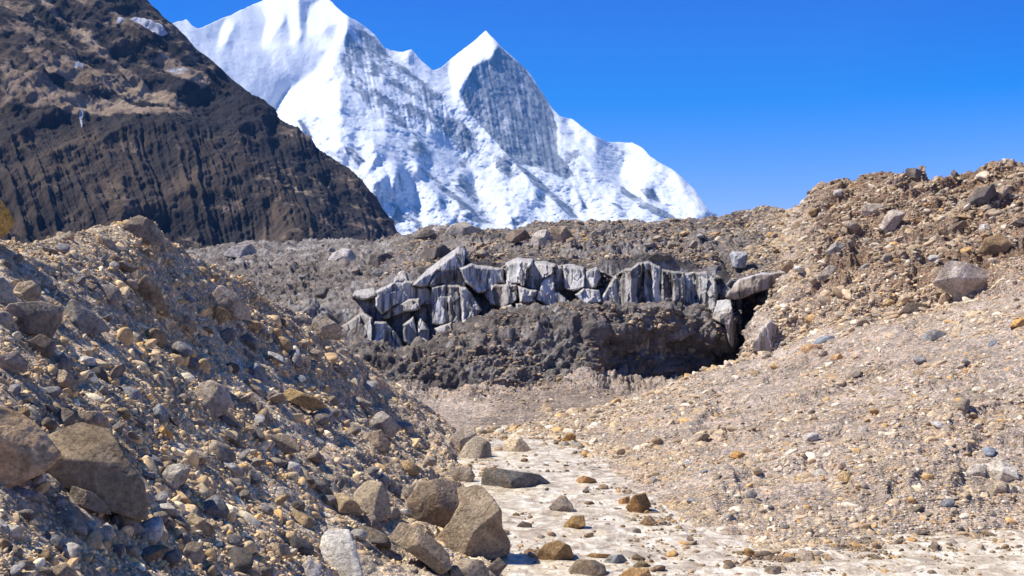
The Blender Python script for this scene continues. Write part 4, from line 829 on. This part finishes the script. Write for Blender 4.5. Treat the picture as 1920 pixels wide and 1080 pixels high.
# ------------------------------------------------------------------ ice blocks of the cliff: parts of one thing
ICE = [
 [(708, 547), (742, 530), (761, 528), (779, 531), (809, 545), (809, 569), (785, 572), (761, 572), (736, 578), (719, 588), (708, 573)],
 [(778, 532), (811, 496), (836, 481), (860, 461), (869, 466), (866, 504), (840, 514), (808, 534), (794, 536)],
 [(806, 532), (820, 511), (864, 506), (870, 520), (870, 545), (813, 545)],
 [(811, 540), (830, 535), (843, 536), (846, 612), (811, 605)], [(840, 538), (862, 537), (866, 612), (842, 612)], [(863, 540), (874, 541), (887, 556), (902, 580), (887, 598), (868, 612)],
 [(866, 505), (886, 497), (918, 501), (940, 505), (944, 530), (922, 540), (914, 545), (897, 549), (877, 530)],
 [(951, 535), (950, 493), (972, 484), (998, 487), (992, 514), (984, 537)], [(988, 540), (990, 511), (1003, 491), (1022, 491), (1040, 496), (1046, 530), (1030, 550), (1014, 548)],
 [(907, 551), (929, 534), (972, 535), (973, 560), (956, 571), (941, 577), (920, 569)], [(973, 537), (1008, 546), (1012, 557), (999, 569), (976, 568)],
 [(968, 570), (1008, 567), (1012, 582), (1003, 603), (984, 598), (969, 584)], [(940, 578), (958, 572), (974, 590), (970, 609), (946, 609)],
 [(1004, 560), (1020, 525), (1040, 515), (1046, 545), (1075, 578), (1060, 585), (1030, 575)],
 [(717, 596), (736, 576), (764, 562), (783, 560), (787, 580), (755, 588), (727, 598)],
 [(640, 613), (679, 588), (697, 597), (698, 650), (675, 642), (647, 624)], [(701, 605), (724, 606), (747, 632), (762, 663), (717, 665), (701, 656)],
 [(783, 640), (782, 612), (789, 597), (803, 618), (807, 650), (788, 650)], [(755, 610), (775, 595), (785, 640), (770, 650), (758, 640)], [(815, 615), (845, 605), (850, 625), (820, 632)],
 [(1052, 540), (1052, 500), (1075, 494), (1094, 502), (1096, 538), (1075, 545)], [(1097, 541), (1099, 510), (1118, 502), (1126, 520), (1117, 540)],
 [(1079, 553), (1095, 541), (1123, 543), (1128, 568), (1092, 570)], [(1128, 574), (1130, 554), (1144, 531), (1154, 517), (1161, 528), (1162, 577)],
 [(1184, 578), (1183, 508), (1195, 495), (1206, 494), (1209, 572)], [(1206, 572), (1206, 494), (1222, 493), (1226, 566)], [(1224, 568), (1222, 495), (1238, 502), (1242, 564)],
 [(1241, 562), (1241, 507), (1262, 509), (1266, 565)], [(1262, 567), (1260, 510), (1287, 514), (1290, 577)], [(1285, 578), (1284, 515), (1310, 512), (1314, 588)], [(1308, 590), (1306, 514), (1324, 512), (1340, 525), (1345, 550), (1341, 588), (1330, 596)],
 [(1336, 598), (1346, 566), (1361, 560), (1370, 563), (1373, 606), (1375, 650), (1366, 640), (1360, 608)],
 [(1356, 560), (1387, 525), (1429, 513), (1476, 511), (1482, 519), (1457, 536), (1424, 545), (1387, 561)],
 [(1106, 647), (1117, 641), (1124, 673), (1121, 704), (1110, 701)],
 [(1368, 478), (1372, 472), (1400, 474), (1397, 502), (1374, 500)], [(738, 530), (740, 512), (752, 506), (760, 515), (758, 530)], [(660, 540), (672, 532), (700, 536), (706, 556), (680, 562), (662, 556)],
 [(1404, 700), (1410, 655), (1426, 620), (1442, 603), (1454, 612), (1448, 650), (1434, 694)], [(1165, 575), (1162, 530), (1172, 505), (1186, 506), (1186, 575)], [(1042, 545), (1040, 505), (1055, 500), (1058, 545)],
]
cliff = bpy.data.objects.new('ice_cliff', None); C.objects.link(cliff); cliff.location = point(np.float64(1050), np.float64(590), 153)
tag(cliff, 'broken wall of grey dirty streaked ice blocks across the glacier snout', 'ice cliff', 'structure')
top_l = [(610, 606), (640, 592), (665, 545), (700, 540), (722, 530), (742, 514), (770, 514), (790, 512), (815, 494), (836, 479), (860, 461), (872, 466), (890, 492), (930, 497), (950, 488), (972, 481), (1000, 485), (1040, 490), (1060, 492), (1094, 499), (1120, 499), (1150, 512), (1165, 503), (1185, 497), (1197, 489), (1215, 487), (1240, 498), (1262, 503), (1290, 508), (1325, 502), (1350, 512), (1372, 540), (1392, 560)]
bot_l = [(610, 640), (700, 672), (760, 676), (800, 664), (850, 634), (900, 622), (1000, 614), (1120, 592), (1215, 580), (1260, 582), (1300, 598), (1345, 616), (1392, 640)]
cx_ = np.arange(610, 1392, 1.15); nr_ = 150; Tt = np.linspace(0, 1, nr_)[:, None]
tp = np.interp(cx_, *np.array(top_l, float).T) + 1.2 * fbm(np.stack([cx_ / 7, 0 * cx_, 0 * cx_], 1), 3); bt = np.interp(cx_, *np.array(bot_l, float).T)
CX = np.repeat(cx_[None], nr_, 0); CY = tp[None] * (1 - Tt) + bt[None] * Tt
wx = 1.6 * fbm(np.stack([CX.ravel() / 14, CY.ravel() / 14, 0 * CX.ravel()], 1), 4, .6).reshape(CX.shape); wy = 1.6 * fbm(np.stack([CX.ravel() / 14, CY.ravel() / 14, 5 + 0 * CX.ravel()], 1), 4, .6).reshape(CX.shape)
OFF = -2.3 + .8 * fbm(np.stack([CX.ravel() / 26, CY.ravel() / 26, 0 * CX.ravel()], 1), 5, .6, ridged=True).reshape(CX.shape); TON = np.full(CX.shape, .08)
gI = np.random.default_rng(4)
fp_ = np.stack([gI.uniform(600, 1400, 620), gI.uniform(450, 690, 620) * .5], 1); fh_ = gI.uniform(-.45, .55, 620); fx_ = gI.uniform(-.075, .075, 620); fy_ = gI.uniform(-.03, .02, 620)
FAC = np.zeros(CX.size); FID = np.zeros(CX.size); qx, qy = (CX + wx * 1.3).ravel(), (CY + wy).ravel() * .5
for a_ in range(0, CX.size, 8000):
    dd_ = (qx[a_:a_ + 8000, None] - fp_[None, :, 0]) ** 2 + (qy[a_:a_ + 8000, None] - fp_[None, :, 1]) ** 2; k_ = dd_.argmin(1)
    FAC[a_:a_ + 8000] = fh_[k_] + fx_[k_] * (qx[a_:a_ + 8000] - fp_[k_, 0]) + fy_[k_] * 2 * (qy[a_:a_ + 8000] - fp_[k_, 1]); FID[a_:a_ + 8000] = fh_[k_]
FAC = FAC.reshape(CX.shape); FID = FID.reshape(CX.shape)
for i, poly in enumerate(ICE):
    if i in (31, 32, 33, 34, 37): continue
    xs, ys = np.array([p[0] for p in poly]), np.array([p[1] for p in poly]); mx, my = xs.mean(), ys.mean()
    poly = [(mx + (x - mx) * 1.1, my + (y - my) * 1.08) for x, y in poly]
    di = pdist(CX + wx, CY + wy, poly); m = sstep(-.9, .9, di)
    ta, tb = gI.uniform(-.035, .035), gI.uniform(.0, .03)
    h = gI.uniform(.5, 2.6) + 1.7 * ta * (CX - mx) - tb * (my - CY) * .6
    h = h + (my - 525) * .045 * (mx < 1180)
    h = h * (.85 + .15 * sstep(0, 4, di)) + .12 * fbm(np.stack([(CX - mx).ravel() / 13 + i * 3, CY.ravel() / 30, 0 * CX.ravel()], 1), 4, .6, ridged=True).reshape(CX.shape) * sstep(1, 5, di)
    ck = np.exp(-(di / 1.4) ** 2) * sstep(-.15, .45, wx / 1.6 + .25 * np.sin(i * 2.1)); OFF = OFF * (1 - m) + h * m - 1.1 * ck; TON = (TON * (1 - m) + gI.uniform(.45, 1.05) * m) * (1 - .45 * ck)
right_ = sstep(1120, 1200, CX); fl_ = fbm(np.stack([(CX + 9 * np.sin(CX / 23.)).ravel() / 12, CY.ravel() / 160, 0 * CX.ravel()], 1), 4, .55, ridged=True).reshape(CX.shape)
OFF += fl_ * (.05 + .12 * right_) + FAC * .5; TON = np.clip(TON + FID * .35, .05, 1)
TON = TON * (1 - .75 * right_ * sstep(.05, .5, -fl_ + .1)); TON += .0
CD = 155.2 - OFF * 1.0 + (1 - Tt) * 1.6 + 3.5 * sstep(.9, 1, 1 - Tt) ** 2
PXa = np.concatenate([CX[:1], CX]); PYa = np.concatenate([CY[:1] + 7, CY]); Da = np.concatenate([CD[:1] + 9, CD]); TON = np.concatenate([TON[:1], TON])
Wp = point(PXa, PYa, Da); Wn = gnormals(Wp).reshape(-1, 3); Wp = Wp.reshape(-1, 3)
Wp += Wn * (.07 * fbm(Wp / .9, 4, .6))[:, None]
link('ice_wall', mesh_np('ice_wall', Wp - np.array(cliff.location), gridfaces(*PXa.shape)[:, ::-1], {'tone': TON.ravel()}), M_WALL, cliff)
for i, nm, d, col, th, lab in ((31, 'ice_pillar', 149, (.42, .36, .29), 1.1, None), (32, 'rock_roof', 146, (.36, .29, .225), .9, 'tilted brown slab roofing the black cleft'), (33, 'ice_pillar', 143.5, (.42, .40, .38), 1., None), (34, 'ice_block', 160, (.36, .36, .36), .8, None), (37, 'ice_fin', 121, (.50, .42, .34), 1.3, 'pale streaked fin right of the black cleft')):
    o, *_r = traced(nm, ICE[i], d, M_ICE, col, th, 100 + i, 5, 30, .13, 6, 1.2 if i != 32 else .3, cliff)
    if lab: o['label'] = lab

# ------------------------------------------------------------------ small stones nobody could count
pc = bpy.data.collections.new('stone_kinds')
for k in range(9):
    fl = [(1, .85, .7), (1, .8, .5), (1.3, .8, .6)][k % 3]
    pm = rock_mesh('small_stone', 200 + k, 3 if k < 9 else 2, fl, 7 if k % 4 == 0 else 13, 10, .06); pm.materials.append(M_STONE)
    po = bpy.data.objects.new('small_stone', pm); pc.objects.link(po)
def scatter(name, pts, scl, cols, label, cat, seed, tilt):
    g = np.random.default_rng(seed); n = len(pts)
    me = bpy.data.meshes.new(name); me.vertices.add(n); me.vertices.foreach_set('co', pts.astype(np.float32).ravel())
    rot = np.stack([g.uniform(-.5, .5, n), g.uniform(-.5, .5, n) + tilt, g.uniform(0, 6.28, n)], 1)
    a = me.attributes.new('rot', 'FLOAT_VECTOR', 'POINT'); a.data.foreach_set('vector', rot.astype(np.float32).ravel())
    a = me.attributes.new('scl', 'FLOAT', 'POINT'); a.data.foreach_set('value', scl.astype(np.float32))
    a = me.attributes.new('tint', 'FLOAT_COLOR', 'POINT'); a.data.foreach_set('color', np.concatenate([cols, np.ones((n, 1))], 1).astype(np.float32).ravel())
    o = bpy.data.objects.new(name, me); C.objects.link(o); tag(o, label, cat, 'stuff')
    ng = bpy.data.node_groups.new(name, 'GeometryNodeTree')
    ng.interface.new_socket('Geometry', in_out='INPUT', socket_type='NodeSocketGeometry'); ng.interface.new_socket('Geometry', in_out='OUTPUT', socket_type='NodeSocketGeometry')
    q = NB(ng); i = q.n('NodeGroupInput'); out = q.n('NodeGroupOutput'); m2p = q.n('GeometryNodeMeshToPoints'); iop = q.n('GeometryNodeInstanceOnPoints'); ci = q.n('GeometryNodeCollectionInfo')
    ci.inputs['Collection'].default_value = pc; ci.inputs['Separate Children'].default_value = True; iop.inputs['Pick Instance'].default_value = True
    ra_ = q.n('GeometryNodeInputNamedAttribute', data_type='FLOAT_VECTOR'); ra_.inputs[0].default_value = 'rot'
    sa_ = q.n('GeometryNodeInputNamedAttribute', data_type='FLOAT'); sa_.inputs[0].default_value = 'scl'
    e2r = q.n('FunctionNodeEulerToRotation')
    q.L(i.outputs[0], m2p.inputs[0]); q.L(m2p.outputs[0], iop.inputs['Points']); q.L(ci.outputs[0], iop.inputs['Instance'])
    q.L(ra_.outputs[0], e2r.inputs[0]); q.L(e2r.outputs[0], iop.inputs['Rotation']); q.L(sa_.outputs[0], iop.inputs['Scale']); q.L(iop.outputs[0], out.inputs[0])
    md = o.modifiers.new('scatter', 'NODES'); md.node_group = ng
    return o
CP = np.array([1.1, 1.03, .86]) * np.array([(.30, .225, .16), (.35, .285, .225), (.45, .35, .255), (.60, .54, .46), (.30, .28, .27), (.48, .31, .15), (.15, .12, .10)])
def tints(g, n, p): p = np.array(p, float); c = CP[g.choice(7, n, p=p / p.sum())]; return np.clip(c * g.uniform(.82, 1.18, (n, 1)), 0, .85)
def sizes(g, n, a, b, e): u = g.random(n); return (a ** -e + u * (b ** -e - a ** -e)) ** (-1 / e)     # power law in pixels
g = np.random.default_rng(5)
Pv, Nv, pxv, pyv, sv, _ = SH['hill']
wgt = ((pxv > -160) & (pxv < 1010) & (sv > 1.2) & (sv < 5.4)).astype(float); wgt *= .4 + .9 * (vnoise(Pv / 4.) > -.15) ; wgt /= wgt.sum()
wgt *= 1 - .55 * sstep(420, 700, pxv); wgt /= wgt.sum()
n = 30000; ii = g.choice(len(Pv), n, p=wgt); r = sizes(g, n, 2.0, 24, 2.0) * (.8 + .35 * sstep(500, 1000, pyv[ii])) * (1 - .35 * sstep(450, 800, pxv[ii]))
far_ = (sv[ii] > 4.7); r = np.where(far_, np.minimum(r, 6), r)
dd = Pv[ii, 1]; s = r * dd / F / .85; pts = Pv[ii] - Nv[ii] * (s * .32)[:, None] + g.normal(size=(n, 3)) * .02
scatter('rubble', pts, s, tints(g, n, (.34, .24, .22, .07, .04, .05, .04)) * np.array([1.45, 1.42, 1.25]), 'mixed brown grey and pale rubble covering the left moraine', 'rubble', 1, .5)
Pv, Nv, pxv, pyv, sv, rdv = SH['ground']
wgt = ((pxv > 880) & (pxv < 2050) & (sv > 1.8) & (sv < 14.6) & (pyv < 1150)).astype(float)
wgt *= np.where(rdv > -.15, (.06 + .6 * np.exp(-np.maximum(rdv, 0) / .9)) * (sv < 4.2) + (sv >= 4.2), 1.); wgt *= np.where(sv > 5, (pxv > 1400) * .5, 1.); wgt *= .35 + (vnoise(Pv / 5., 1) > -.1); wgt /= wgt.sum()
n = 72000; ii = g.choice(len(Pv), n, p=wgt); upper = sstep(4.2, 5, sv[ii])
r = sizes(g, n, 1.5, 14, 2.5); dd = Pv[ii, 1]; s = r * dd / F / .85
pts = Pv[ii] - Nv[ii] * (s * .15)[:, None]; lowr = (rdv[ii] > -.15) & (sv[ii] < 4.2)
pts[lowr, 2] = zr(pts[lowr, 1]) + s[lowr] * .1
tc = np.array([.95, .98, 1.02]) * tints(g, n, (.18, .24, .34, .16, .03, .06, .03)) * np.where(upper[:, None] > .5, .85, 1.05); tc[lowr] = tints(g, int(lowr.sum()), (.3, .1, .1, .02, .1, .15, .3)) * .8
scatter('gravel', pts, s, np.clip(tc, 0, .85), 'pale pinkish gravel and small stones strewn over the right scree slope', 'gravel', 2, -.3)
# debris on the glacier and on the mound
gv = pc  # same kinds of stone
wgt = ((pxv > 350) & (pxv < 1470) & (sv > 5.3) & (sv < 14.4)).astype(float); wgt *= np.where((sv > 10.9) & (sv < 12.2), .03, 1.); wgt *= np.where((sv > 5.5) & (sv < 10.5), .3, 1.); wgt *= np.where((sv > 7) & (sv < 9) & (pxv > 1110), .1, 1.); wgt *= .3 + (vnoise(Pv / 6., 2) > 0); wgt /= wgt.sum()
n = 20000; ii = g.choice(len(Pv), n, p=wgt); r = sizes(g, n, 1.6, 7.5, 2.1) * np.where(pxv[ii] < 740, .6, 1); dd = Pv[ii, 1]; s = r * dd / F / .85
scatter('debris', Pv[ii] - Nv[ii] * (s * .25)[:, None], s, tints(g, n, (.40, .30, .12, .04, .04, .03, .10)) * .85, 'dark brown angular debris lying over the glacier ice', 'debris', 3, 0)

# ------------------------------------------------------------------ air
hb = bmesh.new(); bmesh.ops.create_cube(hb, size=1)
for v in hb.verts: v.co = Vector((-2600 if v.co.x < 0 else 3600, -60 if v.co.y < 0 else 13500, -60 if v.co.z < 0 else 2700))
hm = bpy.data.meshes.new('haze'); hb.to_mesh(hm); hb.free()
hz = bpy.data.materials.new('haze_air'); hz.use_nodes = True; ht = hz.node_tree; ht.nodes.clear()
vo = ht.nodes.new('ShaderNodeVolumePrincipled'); vo.inputs['Color'].default_value = (.12, .44, 1, 1); vo.inputs['Density'].default_value = HAZE; vo.inputs['Anisotropy'].default_value = .1
ho = ht.nodes.new('ShaderNodeOutputMaterial'); ht.links.new(vo.outputs[0], ho.inputs['Volume'])
haze = tag(link('haze', hm, hz), 'thin bluish air haze softening the far snow mountains', 'haze', 'stuff')
